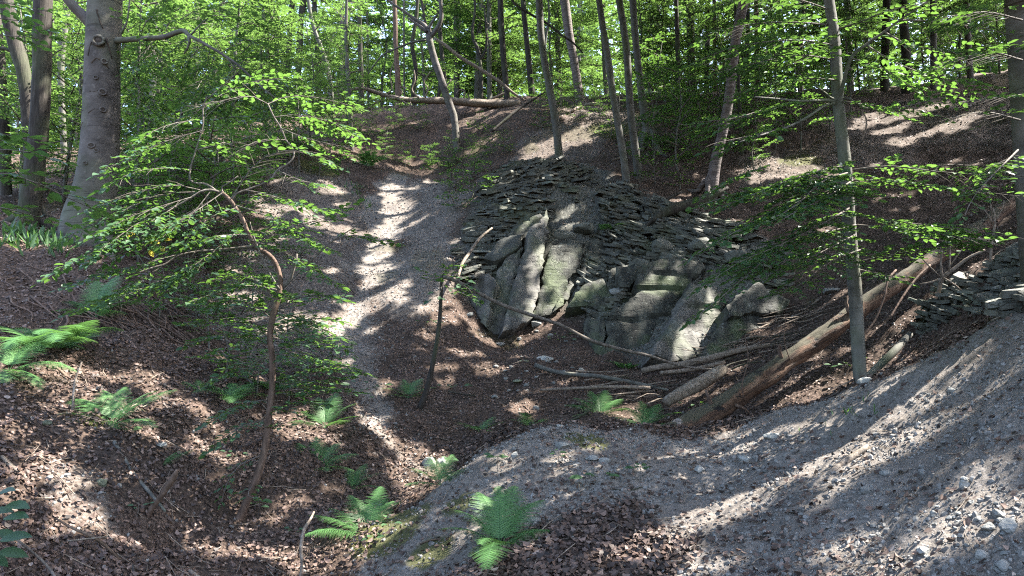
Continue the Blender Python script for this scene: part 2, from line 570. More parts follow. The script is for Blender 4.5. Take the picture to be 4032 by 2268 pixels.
def leaf_mat(name, dark, light, trans, mixf=0.42, rough=0.42, spec=0.4):
    m, nt, b, ln = mat_new(name)
    r = attr(nt, 'rnd')
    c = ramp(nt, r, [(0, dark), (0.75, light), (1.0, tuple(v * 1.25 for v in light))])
    tc = ramp(nt, r, [(0, tuple(v * .7 for v in trans)), (1, trans)])
    ln(c, b.inputs['Base Color'])
    b.inputs['Roughness'].default_value = rough
    b.inputs['Specular IOR Level'].default_value = spec
    t = node(nt, 'ShaderNodeBsdfTranslucent'); ln(tc, t.inputs[0])
    mx = nt.nodes.new('ShaderNodeMixShader'); mx.inputs[0].default_value = mixf
    ln(b.outputs[0], mx.inputs[1]); ln(t.outputs[0], mx.inputs[2])
    ln(mx.outputs[0], nt.nodes['Material Output'].inputs[0])
    return m

M = {}
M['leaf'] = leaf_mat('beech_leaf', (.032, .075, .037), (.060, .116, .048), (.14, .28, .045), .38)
M['leaf_far'] = leaf_mat('far_leaf', (.026, .062, .026), (.052, .105, .036), (.15, .27, .055), 0.42)
M['leaf_canopy'] = leaf_mat('canopy_leaf', (.035, .080, .025), (.06, .12, .03), (.10, .20, .035), 0.3)
M['fern'] = leaf_mat('fern_leaf', (.045, .12, .04), (.085, .19, .055), (.14, .30, .065), 0.35, 0.5)
M['yellow_leaf'] = leaf_mat('yellow_leaf', (.30, .25, .03), (.40, .33, .05), (.45, .38, .05), 0.3)

def bark_mat(name, c0, c1, c2, vscale, bscale, bstr, green=0.0, lines=0.0):
    m, nt, b, ln = mat_new(name)
    v = geopos(nt, vscale)
    n1 = noise(nt, 1.0, 6, 0.6, v)
    big = noise(nt, 1.3, 3, 0.5, geopos(nt))
    col = ramp(nt, n1, [(0.30, c0), (0.52, c1), (0.75, c2)])
    if green:
        g = ramp(nt, big, [(0.48, (0, 0, 0)), (0.68, (green,) * 3)])
        col = mixc(nt, g, col, (.075, .095, .045))
    pale = ramp(nt, noise(nt, 9.0, 4, .6, geopos(nt, (1, 1, .8))), [(0.62, (0, 0, 0)), (0.72, (.45,) * 3)])
    col = mixc(nt, pale, col, tuple(min(1, x * 1.5) for x in c2))
    h = noise(nt, bscale, 5, 0.6, v)
    if lines:
        w = noise(nt, 1.0, 3, .5, geopos(nt, (1.5, 1.5, 26)), .4)
        l = ramp(nt, w, [(0.62, (0, 0, 0)), (0.70, (1, 1, 1))])
        col = mixc(nt, math_(nt, 'MULTIPLY', l, lines), col, tuple(x * .45 for x in c0))
        h = math_(nt, 'SUBTRACT', h, math_(nt, 'MULTIPLY', l, .6))
    ln(col, b.inputs['Base Color']); b.inputs['Roughness'].default_value = 0.85
    b.inputs['Specular IOR Level'].default_value = 0.25
    bump(nt, b, h, bstr, 0.02)
    return m
M['beech_bark'] = bark_mat('beech_bark', (.050, .044, .040), (.095, .084, .077), (.145, .131, .122), (4, 4, 5), 3.0, 0.45, 0.45, 0.5)
M['rough_bark'] = bark_mat('rough_bark', (.013, .011, .009), (.034, .029, .024), (.062, .054, .045), (26, 26, 3.0), 1.2, 1.0, 0.4)
M['grey_bark'] = bark_mat('grey_bark', (.055, .053, .046), (.095, .092, .08), (.145, .138, .122), (11, 11, 5), 1.0, 0.5, 0.55, 0.2)
M['ring_bark'] = bark_mat('ring_bark', (.05, .042, .04), (.14, .115, .11), (.24, .21, .20), (3, 3, 30), 1.0, 0.9, 0.15, 0.5)
M['brown_bark'] = bark_mat('brown_bark', (.05, .032, .024), (.105, .068, .050), (.17, .12, .092), (22, 22, 7), 1.0, 0.6, 0.12)
M['dead_wood'] = bark_mat('dead_wood', (.06, .045, .035), (.17, .135, .105), (.28, .24, .20), (26, 26, 26), 1.0, 0.6, 0.1)
M['rot_log'] = None
M['twig'] = bark_mat('twig_bark', (.05, .042, .035), (.11, .095, .08), (.20, .18, .16), (20, 20, 20), 1.0, 0.4)

def rot_log_mat():
    m, nt, b, ln = mat_new('rotten_log_wood')
    a0, a1 = P(662, 437, 10.2), P(1020, 198, 13.3)
    ax = nrmz(a1 - a0); u = nrmz(np.cross(ax, [0, 0, 1.0])); w = np.cross(u, ax)
    g = nt.nodes.new('ShaderNodeNewGeometry')
    cm = nt.nodes.new('ShaderNodeCombineXYZ')
    for k, (v, sc_) in enumerate(((ax, 1.3), (u, 13), (w, 13))):
        d = nt.nodes.new('ShaderNodeVectorMath'); d.operation = 'DOT_PRODUCT'; d.inputs[1].default_value = tuple(v * sc_)
        ln(g.outputs['Position'], d.inputs[0]); ln(d.outputs['Value'], cm.inputs[k])
    n1 = noise(nt, 1.0, 7, 0.68, cm.outputs[0], .8)
    col = ramp(nt, n1, [(0.30, (.022, .014, .010)), (0.43, (.060, .032, .019)), (0.55, (.135, .072, .040)), (0.68, (.19, .125, .082)), (0.8, (.25, .20, .16))])
    sep = node(nt, 'ShaderNodeSeparateXYZ'); ln(g.outputs['Normal'], sep.inputs[0])
    up = math_(nt, 'MULTIPLY', math_(nt, 'ADD', sep.outputs[2], .55), noise(nt, 2.4, 5, .65, geopos(nt)))
    col = mixc(nt, ramp(nt, up, [(0.42, (0, 0, 0)), (0.56, (.92, .92, .92))]), col, (.050, .046, .026))
    dk = ramp(nt, noise(nt, 1.0, 5, .65, geopos(nt, (5, 5, 7))), [(0.34, (1, 1, 1)), (0.41, (0, 0, 0))])
    col = mixc(nt, dk, col, (.010, .008, .007))
    pl = ramp(nt, noise(nt, 2.2, 4, .5, geopos(nt)), [(0.66, (0, 0, 0)), (0.70, (.9, .9, .9))])
    col = mixc(nt, pl, col, (.27, .23, .20))
    ln(col, b.inputs['Base Color']); b.inputs['Roughness'].default_value = .9
    bump(nt, b, math_(nt, 'SUBTRACT', n1, dk), 1.0, 0.05)
    return m
M['rot_log'] = rot_log_mat()

def rock_mat(name, base, dark, moss, streak=0.5, lichen=0.3, use_rnd=False):
    m, nt, b, ln = mat_new(name)
    g = geopos(nt)
    n1 = noise(nt, 2.2, 6, .6, g)
    col = ramp(nt, n1, [(0.30, dark), (0.62, base), (0.8, tuple(min(1, x * 1.3) for x in base))])
    if use_rnd:
        r = attr(nt, 'rnd')
        col = mixc(nt, 1.0, col, ramp(nt, r, [(0, (.55, .55, .55)), (.7, (1.05, 1.05, 1.03)), (1, (1.5, 1.5, 1.45))]), 'MULTIPLY')
    sv = geopos(nt, (5.0, 5.0, 0.5), (0.12, -0.35, 0))
    s = ramp(nt, noise(nt, 1.0, 4, .6, sv), [(0.42, (1, 1, 1)), (0.56, (0, 0, 0))])
    col = mixc(nt, math_(nt, 'MULTIPLY', s, streak), col, tuple(x * .45 for x in dark))
    s2 = ramp(nt, noise(nt, 1.7, 4, .6, sv), [(0.60, (0, 0, 0)), (0.72, (1, 1, 1))])
    col = mixc(nt, math_(nt, 'MULTIPLY', s2, .35 * streak), col, tuple(min(1, x * 1.7) for x in base))
    mo = ramp(nt, noise(nt, 1.1, 5, .62, g), [(0.50, (0, 0, 0)), (0.62, (moss,) * 3)])
    col = mixc(nt, mo, col, (.050, .070, .024))
    li = ramp(nt, noise(nt, 14.0, 3, .5, g), [(0.66, (0, 0, 0)), (0.69, (lichen,) * 3)])
    col = mixc(nt, li, col, (.28, .30, .27))
    vo = nt.nodes.new('ShaderNodeTexVoronoi'); vo.feature = 'DISTANCE_TO_EDGE'; vo.inputs['Scale'].default_value = 1.0
    wv = nt.nodes.new('ShaderNodeVectorMath'); wv.operation = 'MULTIPLY_ADD'
    nz = nt.nodes.new('ShaderNodeTexNoise'); nz.inputs['Scale'].default_value = 1.6; nz.inputs['Detail'].default_value = 5; ln(g, nz.inputs['Vector'])
    ln(nz.outputs['Color'], wv.inputs[0]); wv.inputs[1].default_value = (1.1, 1.1, 1.1); ln(geopos(nt, (.8, .8, 2.4), (.15, -.25, 0)), wv.inputs[2])
    ln(wv.outputs[0], vo.inputs['Vector'])
    cr = ramp(nt, vo.outputs['Distance'], [(0.0, (1, 1, 1)), (0.006, (.7, .7, .7)), (0.015, (0, 0, 0))])
    col = mixc(nt, math_(nt, 'MULTIPLY', cr, .35), col, tuple(x * .25 for x in dark))
    ln(col, b.inputs['Base Color']); b.inputs['Roughness'].default_value = .82
    bed = noise(nt, 1.0, 5, .65, geopos(nt, (1.2, 1.2, 16), (.12, -.1, 0)))
    h = math_(nt, 'ADD', noise(nt, 5.0, 8, .62, g), math_(nt, 'MULTIPLY', noise(nt, 40.0, 4, .6, g), .35))
    h = math_(nt, 'ADD', h, math_(nt, 'MULTIPLY', bed, .8))
    h = math_(nt, 'SUBTRACT', h, math_(nt, 'MULTIPLY', cr, .5))
    bump(nt, b, h, .7, .035)
    return m
M['slab'] = rock_mat('pale_slab_rock', (.125, .118, .105), (.068, .064, .055), .4, .8, .2)
M['slab_moss'] = rock_mat('mossy_slab_rock', (.062, .063, .048), (.032, .033, .025), .75, 1.0, .4)
M['shale'] = rock_mat('shale_rock', (.115, .117, .10), (.058, .06, .048), .45, .25, .3, True)
M['stone'] = rock_mat('grey_stone', (.22, .22, .21), (.14, .14, .13), .1, .15, .1, True)
M['mossy_stone'] = rock_mat('mossy_stone', (.16, .17, .12), (.08, .09, .05), 1.0, .2, .1, True)

def ground_mat():
    m, nt, b, ln = mat_new('forest_ground')
    g = geopos(nt)
    dirt = attr(nt, 'dirt'); rockf = attr(nt, 'rock'); mossf = attr(nt, 'moss')
    n1 = noise(nt, 1.6, 8, .62, g); n2_ = noise(nt, 22.0, 6, .65, g); n3 = noise(nt, 70.0, 3, .6, g)
    hum = ramp(nt, n2_, [(0.32, (.016, .012, .010)), (0.5, (.048, .034, .026)), (0.62, (.088, .062, .046)), (0.78, (.15, .11, .085))])
    lit = ramp(nt, noise(nt, 34.0, 4, .7, g, .5), [(0.38, (.026, .019, .015)), (0.5, (.070, .048, .037)), (0.66, (.15, .11, .088))])
    soil = mixc(nt, ramp(nt, n1, [(0.42, (0, 0, 0)), (0.56, (1, 1, 1))]), hum, lit)
    dc = ramp(nt, n2_, [(0.28, (.090, .078, .067)), (0.48, (.165, .146, .129)), (0.70, (.245, .219, .196))])
    dc = mixc(nt, ramp(nt, n1, [(0.40, (.7,) * 3), (0.62, (0, 0, 0))]), dc, (.115, .098, .084))
    dc = mixc(nt, ramp(nt, n3, [(0.60, (0, 0, 0)), (0.74, (.6,) * 3)]), dc, (.27, .265, .26))
    fac = math_(nt, 'ADD', dirt, math_(nt, 'MULTIPLY', math_(nt, 'SUBTRACT', n2_, .5), .7))
    col = mixc(nt, ramp(nt, fac, [(0.35, (0, 0, 0)), (0.65, (1, 1, 1))]), soil, dc)
    rc = ramp(nt, n2_, [(0.35, (.05, .05, .042)), (0.65, (.14, .14, .125))])
    col = mixc(nt, rockf, col, rc)
    mf = ramp(nt, math_(nt, 'MULTIPLY', mossf, math_(nt, 'ADD', n2_, .4)), [(0.35, (0, 0, 0)), (0.7, (.85,) * 3)])
    col = mixc(nt, mf, col, (.055, .060, .018))
    ln(col, b.inputs['Base Color']); b.inputs['Roughness'].default_value = .95
    b.inputs['Specular IOR Level'].default_value = .15
    h = math_(nt, 'ADD', noise(nt, 18.0, 7, .68, g), math_(nt, 'MULTIPLY', noise(nt, 60.0, 4, .6, g), .5))
    bump(nt, b, h, .8, .035)
    return m
M['ground'] = ground_mat()

def rnd_mat(name, stops, rough=.8, spec=.2, trans=0.0):
    m, nt, b, ln = mat_new(name)
    c = ramp(nt, attr(nt, 'rnd'), stops)
    n = noise(nt, 30.0, 4, .6, geopos(nt))
    c = mixc(nt, 1.0, c, ramp(nt, n, [(.3, (.7, .7, .7)), (.7, (1.2, 1.2, 1.2))]), 'MULTIPLY')
    ln(c, b.inputs['Base Color']); b.inputs['Roughness'].default_value = rough
    b.inputs['Specular IOR Level'].default_value = spec
    return m
M['litter'] = rnd_mat('dead_leaf', [(0, (.020, .014, .011)), (.35, (.068, .043, .033)), (.68, (.140, .092, .072)), (.9, (.22, .155, .125)), (1, (.34, .28, .24))], .6, .35)
M['chip'] = rnd_mat('shale_chip', [(0, (.085, .080, .075)), (.5, (.17, .165, .155)), (.85, (.21, .20, .19)), (1, (.27, .265, .26))], .8, .3)
M['moss'] = rnd_mat('moss', [(0, (.035, .045, .012)), (1, (.085, .09, .025))], .95, .1)

# ------------------------------------------------------------------ ground sheet
def build_ground():
    a = np.concatenate([np.linspace(-180, -48, 34)[:-1], np.linspace(-48, -37, 45)[:-1], np.linspace(-37, 37, 620)[:-1], np.linspace(37, 48, 45)[:-1], np.linspace(48, 180, 34)[:-1]])
    a = np.radians(a)
    r = np.concatenate([np.linspace(.4, 3.2, 16)[:-1], 3.2 * (34 / 3.2) ** np.linspace(0, 1, 470)[:-1], 34 * (420 / 34) ** np.linspace(0, 1, 44)])
    A, R = np.meshgrid(a, r)
    x = R * np.sin(A); y = R * np.cos(A)
    z = ground_z(x, y)
    dirt, rock, mound, tr = zones(x, y)
    na, nr = len(a), len(r)
    V = np.stack([x, y, z], -1).reshape(-1, 3)
    V = np.vstack([V, [[0, 0, float(gbase(0, 0))]]])
    i = (np.arange(nr - 1) * na)[:, None]; j = np.arange(na)[None]
    a0 = (i + j).ravel(); a1 = (i + (j + 1) % na).ravel()
    F = [np.stack([a0, a0 + na, a1 + na, a1], 1)]
    k = np.arange(na)
    F.append(np.stack([k, (k + 1) % na, np.full(na, len(V) - 1)], 1))
    mb = MB(); mb.add(V, F, 0.5)
    me = mb.mesh('ground', M['ground'])
    moss = np.zeros_like(x)
    for (px, py, rr) in MOSS:
        c = H1(px, py)
        moss = np.maximum(moss, 1 - sstep(rr * .3, rr, np.hypot(x - c[0], y - c[1])))
    moss = np.maximum(moss, .5 * sstep(.15, .5, n2(x, y, .6, 3, 77)) * (np.hypot(x, y) > 15))
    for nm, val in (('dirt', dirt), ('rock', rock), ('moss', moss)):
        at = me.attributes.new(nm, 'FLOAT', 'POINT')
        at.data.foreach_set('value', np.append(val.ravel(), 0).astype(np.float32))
    o = bpy.data.objects.new('ground', me); COL.objects.link(o)
    o['kind'] = 'structure'
MOSS = [(405,515,.45),(395,535,.4),(590,440,.35),(575,436,.25),(375,545,.4),(460,500,.3),(430,550,.35),(85,420,.3),(610,130,1.2),(800,160,1.0),(320,165,1.0)]
build_ground()

# ------------------------------------------------------------------ litter, chips, gravel (stuff)
def scatter(n, r0, r1, amax=40):
    a = np.radians(rng.uniform(-amax, amax, n)); r = r0 * (r1 / r0) ** rng.random(n)
    return r * np.sin(a), r * np.cos(a)

def build_litter():
    mb = MB()
    x, y = scatter(300000, 4.0, 32)
    dirt, rock, mound, tr = zones(x, y)
    clump = .5 + .5 * np.clip(1.6 * n2(x, y, 1.4, 3, 61), -1, 1)
    keep = rng.random(len(x)) < np.clip((1 - dirt) ** 1.5 * (.30 + .7 * clump) + .05 + .13 * mound * (x < 2.6) * clump + .06 * (mound < .5), 0, 1) * (1 - .6 * rock)
    x, y = x[keep], y[keep]
    n = len(x); z = ground_z(x, y)
    nn = ground_n(x, y)
    d = rng.normal(size=(n, 3)); d -= nn * (d * nn).sum(1, keepdims=True) * .8
    r = np.hypot(x, y)
    inm = mound[keep] * (1 - dirt[keep])
    size = (.018 + .046 * rng.random(n) ** 1.1 + .022 * inm) * (1 + np.maximum(0, r - 14) * .02)
    up = nn + rng.normal(0, .55, (n, 3))
    pos = np.stack([x, y, z], -1) + nn * rng.uniform(.002, .022, (n, 1)) - nrmz(d) * size[:, None] * .5
    rn = np.clip(rng.beta(1.5, 2.4, n) + .14 * n2(x, y, .8, 2, 5), 0, 1)
    near = r < 11
    leaves(mb, pos[near], d[near], up[near], size[near], 'mid', rn[near], curl=rng.uniform(-.3, 1.3, near.sum()))
    leaves(mb, pos[~near], d[~near], up[~near], size[~near], 'lo', rn[~near])
    tag(mb.obj('leaf_litter', M['litter'], smooth=False), kind='stuff')

PL_T = np.array([(1, 0, .0), (.45, .8, .1), (-.6, .7, 0), (-1, -.1, .05), (-.4, -.8, 0), (.6, -.7, .1)])
def build_chips():
    mb = MB()
    x, y = scatter(130000, 3.8, 30)
    dirt, rock, mound, tr = zones(x, y)
    keep = rng.random(len(x)) < np.clip(dirt * 1.1 + .06 + .8 * rock, 0, 1) * (.35 + .65 * sstep(-.4, .5, n2(x, y, 1.2, 3, 90)))
    x, y = x[keep], y[keep]; n = len(x)
    r = np.hypot(x, y)
    nn = ground_n(x, y)
    size = .005 + .022 * rng.random(n) ** 6 + .0007 * r
    c = np.stack([x, y, ground_z(x, y)], -1) + nn * (size * .25)[:, None]
    ang = rng.uniform(0, 6.28, n)
    up = nrmz(nn + rng.normal(0, .35, (n, 3)))
    t = nrmz(np.cross(up, np.stack([np.cos(ang), np.sin(ang), 0 * ang], -1))); s = np.cross(up, t)
    k = len(PL_T)
    jit = rng.uniform(.65, 1.2, (n, k))
    top = c[:, None] + size[:, None, None] * (t[:, None] * (PL_T[:, 0] * .8 * jit)[..., None] + s[:, None] * (PL_T[:, 1] * .62 * jit)[..., None] + up[:, None] * (.38 + PL_T[:, 2])[None, :, None])
    bot = top + (c[:, None] - top) * -.25 - up[:, None] * size[:, None, None] * .8
    V = np.concatenate([top, bot], 1).reshape(-1, 3)
    off = np.arange(n)[:, None, None] * 2 * k
    q = np.array([(i, (i + 1) % k, k + (i + 1) % k, k + i) for i in range(k)])
    F4 = np.array([(0, 5, 4, 3), (0, 3, 2, 1)])[:, ::-1]
    FF = [(np.concatenate([q[:, ::-1], F4])[None] + off).reshape(-1, 4)]
    mb.add(V, FF, np.repeat(rng.beta(2, 3, n), k + 2))
    tag(mb.obj('shale_gravel', M['chip'], smooth=False), kind='stuff')

build_litter()
build_chips()

# gaps in the leaf cover through which the sun reaches the ground
FLECKS = [ # px, py, r_px (on the ground)
 (45,466,11),(60,472,13),(75,500,14),(95,514,16),(114,530,13),(70,515,10),(270,560,16),(300,563,12),(330,565,11),(225,560,9),
 (100,360,7),(120,372,8),(145,385,9),(170,400,9),(195,415,8),(215,428,6),(150,424,9),(390,430,8),(400,441,11),(420,446,11),
 (436,462,7),(410,470,9),(415,490,7),(350,430,11),(445,545,14),(460,535,11),(425,550,8),(675,531,17),(700,516,17),(742,500,14),(782,485,9),
 (822,465,8),(852,440,8),(880,420,7),(900,405,6),(690,545,9),(702,570,9),(942,368,7),(965,350,6),(1000,328,6),(520,415,4),(470,356,5),
 (542,370,7),(580,365,6),(515,408,6),(700,385,7),(732,370,7),(345,310,9),(370,300,9),(330,320,8),(300,325,9),(290,312,8),(375,265,8),
 (390,250,7),(380,232,7),(400,215,9),(395,190,7),(360,285,8),(300,205,9),(270,215,9),(320,225,9),(290,190,7),(345,232,7),
 (480,200,6),(540,185,6),(500,215,5),(700,230,9),(720,250,7),(732,225,6),(582,112,11),(600,118,15),(560,140,9),(540,150,9),(590,140,7),
 (470,120,8),(490,118,8),(790,172,15),(770,160,9),(760,175,7),(870,115,9),(890,130,10),(930,110,10),(960,125,8),(900,142,8),
 (965,280,7),(955,300,6),(985,270,6),(560,455,5),(600,445,5),(640,470,4),(880,320,5),(910,310,5),(250,560,8),(800,420,4),(620,470,4),
 (460,260,7),(470,280,6),(450,290,6),(440,320,6),(640,405,5),(230,300,7),(255,320,6),(205,220,8),(240,160,9),(330,190,7),(250,255,6),
]
BANDS = [
 [(645,552,20),(690,525,24),(730,505,20),(770,488,13),(810,470,12),(850,442,10),(880,422,8),(905,405,7)],
 [(930,372,8),(955,355,9),(985,335,8),(1012,317,7)], [(690,575,11),(722,560,8)], [(835,490,4),(870,470,4),(905,440,4),(940,415,4)],
 [(35,455,8),(60,478,12),(85,505,14),(110,527,12),(138,548,8)], [(118,370,6),(160,395,9),(190,412,8),(222,433,6)],
 [(215,555,9),(250,563,12),(290,566,13),(330,564,10),(352,570,6)], [(375,415,5),(395,438,9),(415,450,9),(435,462,8)], [(402,465,7),(413,492,7)],
 [(330,335,6),(355,308,10),(375,298,9),(392,290,6)], [(275,330,8),(295,314,8),(320,322,7)],
 [(395,185,5),(398,210,7),(388,232,7),(380,255,7),(370,285,6)], [(262,212,7),(300,210,8),(332,228,7)],
 [(575,115,6),(600,112,11),(590,130,7),(565,145,6),(545,156,5)], [(765,178,8),(790,170,14),(802,160,8)], [(745,166,5),(735,175,4)],
 [(858,126,5),(890,120,6),(932,112,6)], [(890,142,4),(930,132,5),(965,125,5)], [(424,552,8),(445,545,13),(463,533,10)],
 [(515,415,4),(525,408,4)], [(452,350,5),(475,356,5)], [(420,310,5),(440,300,5),(462,280,6)], [(840,170,7),(860,180,6)], [(690,395,6),(735,368,6)],
]
_bp = []
for bl in BANDS:
    bl = np.array(bl, float); L = int(np.linalg.norm(np.diff(bl[:, :2], axis=0), axis=1).sum() / 6) + 2
    _bp.append(spline(bl, L))
FLECKS = FLECKS[62:]
_bp = np.vstack(_bp)
_rr = np.random.default_rng(5)
_rand = np.column_stack([_rr.uniform(0, 1024, 330), _rr.uniform(110, 576, 330), _rr.uniform(1.2, 4.5, 330)])
_rand = _rand[~((_rand[:, 0] < 200) & (_rand[:, 1] > 240) & (_rand[:, 1] < 352))]
AIR = [ # px, py, depth, r metres : leaves and trunks that catch the sun
 (112,128,12.5,.16),(108,150,12.5,.16),(113,100,12.5,.14),(106,170,12.5,.14),(82,222,12.4,.12),(107,250,12.2,.12),(115,140,12.4,.12),
 (852,250,8.7,.12),(857,275,8.7,.16),(859,300,8.6,.10),(856,265,8.7,.14),(863,370,8.6,.06),(848,162,8.8,.08),
 (230,95,9,.55),(265,100,9,.55),(300,110,9,.5),(330,130,9,.4),(200,120,9,.4),(270,130,9,.4),(190,95,9,.35),(310,85,9.4,.4),
 (960,178,8.2,.45),(1000,185,8,.45),(920,180,8.4,.35),(880,172,8.6,.25),(960,235,8,.4),(920,232,8.2,.35),(990,235,7.9,.3),(900,260,8.4,.25),
 (900,105,8.3,.35),(930,95,8.1,.3),(880,100,8.5,.25),(960,70,8.2,.3),(910,60,8.5,.3),(790,55,8.6,.25),(820,60,8.9,.25),
 (190,192,8,.18),(225,192,8.2,.14),(205,150,8,.16),(150,268,8,.25),(180,255,8,.15),(285,140,8.7,.2),
 (533,250,15.4,.06),(531,272,15.2,.07),(525,300,15.1,.05),(690,340,14.1,.13),(702,315,14.4,.06),(680,355,14,.06),(488,285,15.3,.04),(484,310,15.3,.04),
 (640,385,11.8,.2),(790,375,11.2,.12),(700,400,11,.1),(842,322,11.2,.2),(800,345,11,.1),(958,240,11,.4),
 (340,520,7.5,.22),(365,512,7.5,.22),(375,530,7.6,.18),(505,510,6.2,.18),(180,240,7.8,.28),(140,215,7.7,.28),(250,225,8,.25),(300,215,7.8,.22),(230,325,8,.22),(315,380,8,.18),(120,250,7.6,.25),(85,258,7.5,.2),(210,268,7.8,.2),(340,325,7.8,.15),(160,160,8,.3),(120,180,7.8,.25),(345,160,8.6,.25),(495,520,6.2,.12),(330,410,9.6,.35),(450,25,26,.9),(455,110,26.3,.5),(715,165,19.4,.3),(722,135,19.4,.3),(577,100,28.6,.6),
]
_fp = np.vstack([np.array(FLECKS, float), _bp, _rand])
_fc = hit(_fp[:, 0], _fp[:, 1]); _fr = _fp[:, 2] * depth_of(_fc) / FPX
_ap = np.array(AIR, float)
_fc = np.vstack([_fc, P(_ap[:, 0], _ap[:, 1], _ap[:, 2])]); _fr = np.concatenate([_fr, _ap[:, 3]])

def sun_gap(p, near=.6):
    out = np.zeros(len(p), bool)
    for c, r in zip(_fc, _fr):
        if r > .3 and c[1] < 10 and c[2] > 3: continue
        v = p - c; s = v @ SUN
        out |= (s > near) & (np.linalg.norm(v - s[:, None] * SUN, axis=1) < r * .95 + .03)
    return out

def lets_sun(p):
    out = np.zeros(len(p), bool)
    w = p - (p @ SUN)[:, None] * SUN
    rag = 1 + .55 * fbm(w * 3.0, 2, 41)
    for c, r in zip(_fc, _fr):
        v = p - c; s = v @ SUN
        d = np.linalg.norm(v - s[:, None] * SUN, axis=1)
        out |= (s > 0) & (d < (r * 1.15 + .10) * rag + .05)
    return out

# ------------------------------------------------------------------ rock outcrops
import bmesh
DIRV = lambda px, py: P(px, py, 1.0) - EYE

def slab(parent, poly, anchor, n, thick=1.0, mat='slab', rough=.035, seed=0, label=None, name='rock_slab', cell=.07, cracks=()):
    """A smooth quarry slab: outline on a plane through anchor, bedded back into the bank."""
    n = nrmz(np.array(n, float)); p0 = P(*anchor)
    pts = []
    for px, py in poly:
        D = DIRV(px, py); t = ((p0 - EYE) @ n) / (D @ n); pts.append(EYE + D * t)
    pts = np.array(pts); org = pts.mean(0)
    u = nrmz(np.cross([0, 0, 1.0], n)); v = np.cross(n, u)
    dense = []
    rs = np.random.default_rng(seed)
    for a, b in zip(pts, np.roll(pts, -1, 0)):
        k = max(2, int(np.linalg.norm(b - a) / .09))
        for i in range(k):
            q = a + (b - a) * i / k
            if i: q = q + (u * rs.normal(0, .022) + v * rs.normal(0, .022))
            dense.append(q - org)
    bm = bmesh.new()
    vs = [bm.verts.new(q) for q in dense]
    f = bm.faces.new(vs)
    f.normal_update()
    if np.dot(f.normal, n) < 0: f.normal_flip()
    for ax in (u, v):
        pr = [q @ ax for q in dense]
        for c in np.arange(min(pr) + cell, max(pr), cell):
            bmesh.ops.bisect_plane(bm, geom=bm.verts[:] + bm.edges[:] + bm.faces[:], plane_co=ax * c, plane_no=ax, dist=1e-5)
    co = np.array([q.co[:] for q in bm.verts])
    dd = np.array(dense); d2 = np.stack([dd @ u, dd @ v], 1)
    dist = seg_dist(co @ u, co @ v, np.vstack([d2, d2[:1]]))
    w = co + org
    h = .8 * rough * fbm(w * np.array([1.6, 1.6, .9]), 4, seed) + .012 * fbm(w * 9, 2, seed + 3)
    st = vnoise(w * np.array([.8, .8, 2.6]), seed + 9)
    h = h + .022 * sstep(.15, .19, st) - .02 * sstep(.45, .48, st)
    vv_ = co @ v
    for c0, sl in cracks:
        q0 = vv_ - (min(d2[:, 1]) + c0 * np.ptp(d2[:, 1])) - sl * (co @ u) - .05 * fbm(w * 2.2, 2, 7)
        h = h - .07 * np.exp(-(q0 / .03) ** 2) + .02 * sstep(0, .05, q0)                       # flaked-off sheets
    h = h - .028 * np.exp(-dist / .018)
    for q, hh in zip(bm.verts, h):
        q.co += Vector(n * hh)
    edges = [e for e in bm.edges if e.is_boundary]
    r = bmesh.ops.extrude_edge_only(bm, edges=edges)
    for q in [g for g in r['geom'] if isinstance(g, bmesh.types.BMVert)]:
        q.co += Vector(-n * thick)
    bmesh.ops.triangulate(bm, faces=[f for f in bm.faces if len(f.verts) > 4])
    bmesh.ops.recalc_face_normals(bm, faces=bm.faces[:])
    me = bpy.data.meshes.new(name)
    bm.to_mesh(me); bm.free()
    me.materials.append(M[mat])
    me.polygons.foreach_set('use_smooth', np.ones(len(me.polygons), bool))
    me.set_sharp_from_angle(angle=math.radians(38))
    o = bpy.data.objects.new(name, me); COL.objects.link(o); o.parent = parent
    o.location = org - np.array(parent.location)
    if label: o['label'] = label
    return o

def plate_geo(c, up, ang, sx, sy, th, rs):
    n = rs.integers(6, 9)
    a = np.sort(rs.uniform(0, 2 * np.pi, n) * .35 + np.linspace(0, 2 * np.pi, n, endpoint=False) * 1.0)
    rad = rs.uniform(.72, 1.1, n)
    up = nrmz(up); t = nrmz(np.cross(up, [math.cos(ang), math.sin(ang), 0.01])); s = np.cross(up, t)
    rim = t * (np.cos(a) * rad * sx)[:, None] + s * (np.sin(a) * rad * sy)[:, None]
    top = c + rim * .94 + up * (th * .5 + rs.normal(0, th * .10, (n, 1)))
    bot = c + rim * rs.uniform(.84, 1.05, (n, 1)) - up * th * .5
    V = np.vstack([top, bot, c + up * th * .55])
    k = np.arange(n); k1 = (k + 1) % n
    F = [np.stack([k, k + n, k1 + n, k1], 1), np.stack([k, k1, np.full(n, 2 * n)], 1)]
    return V, F

def in_poly_px(poly, n):
    poly = np.array(poly, float); lo = poly.min(0); hi = poly.max(0); out = np.zeros((0, 2))
    while len(out) < n:
        q = rng.uniform(lo, hi, (n * 2, 2)); out = np.vstack([out, q[pip(q[:, 0], q[:, 1], poly)]])
    return out[:n]

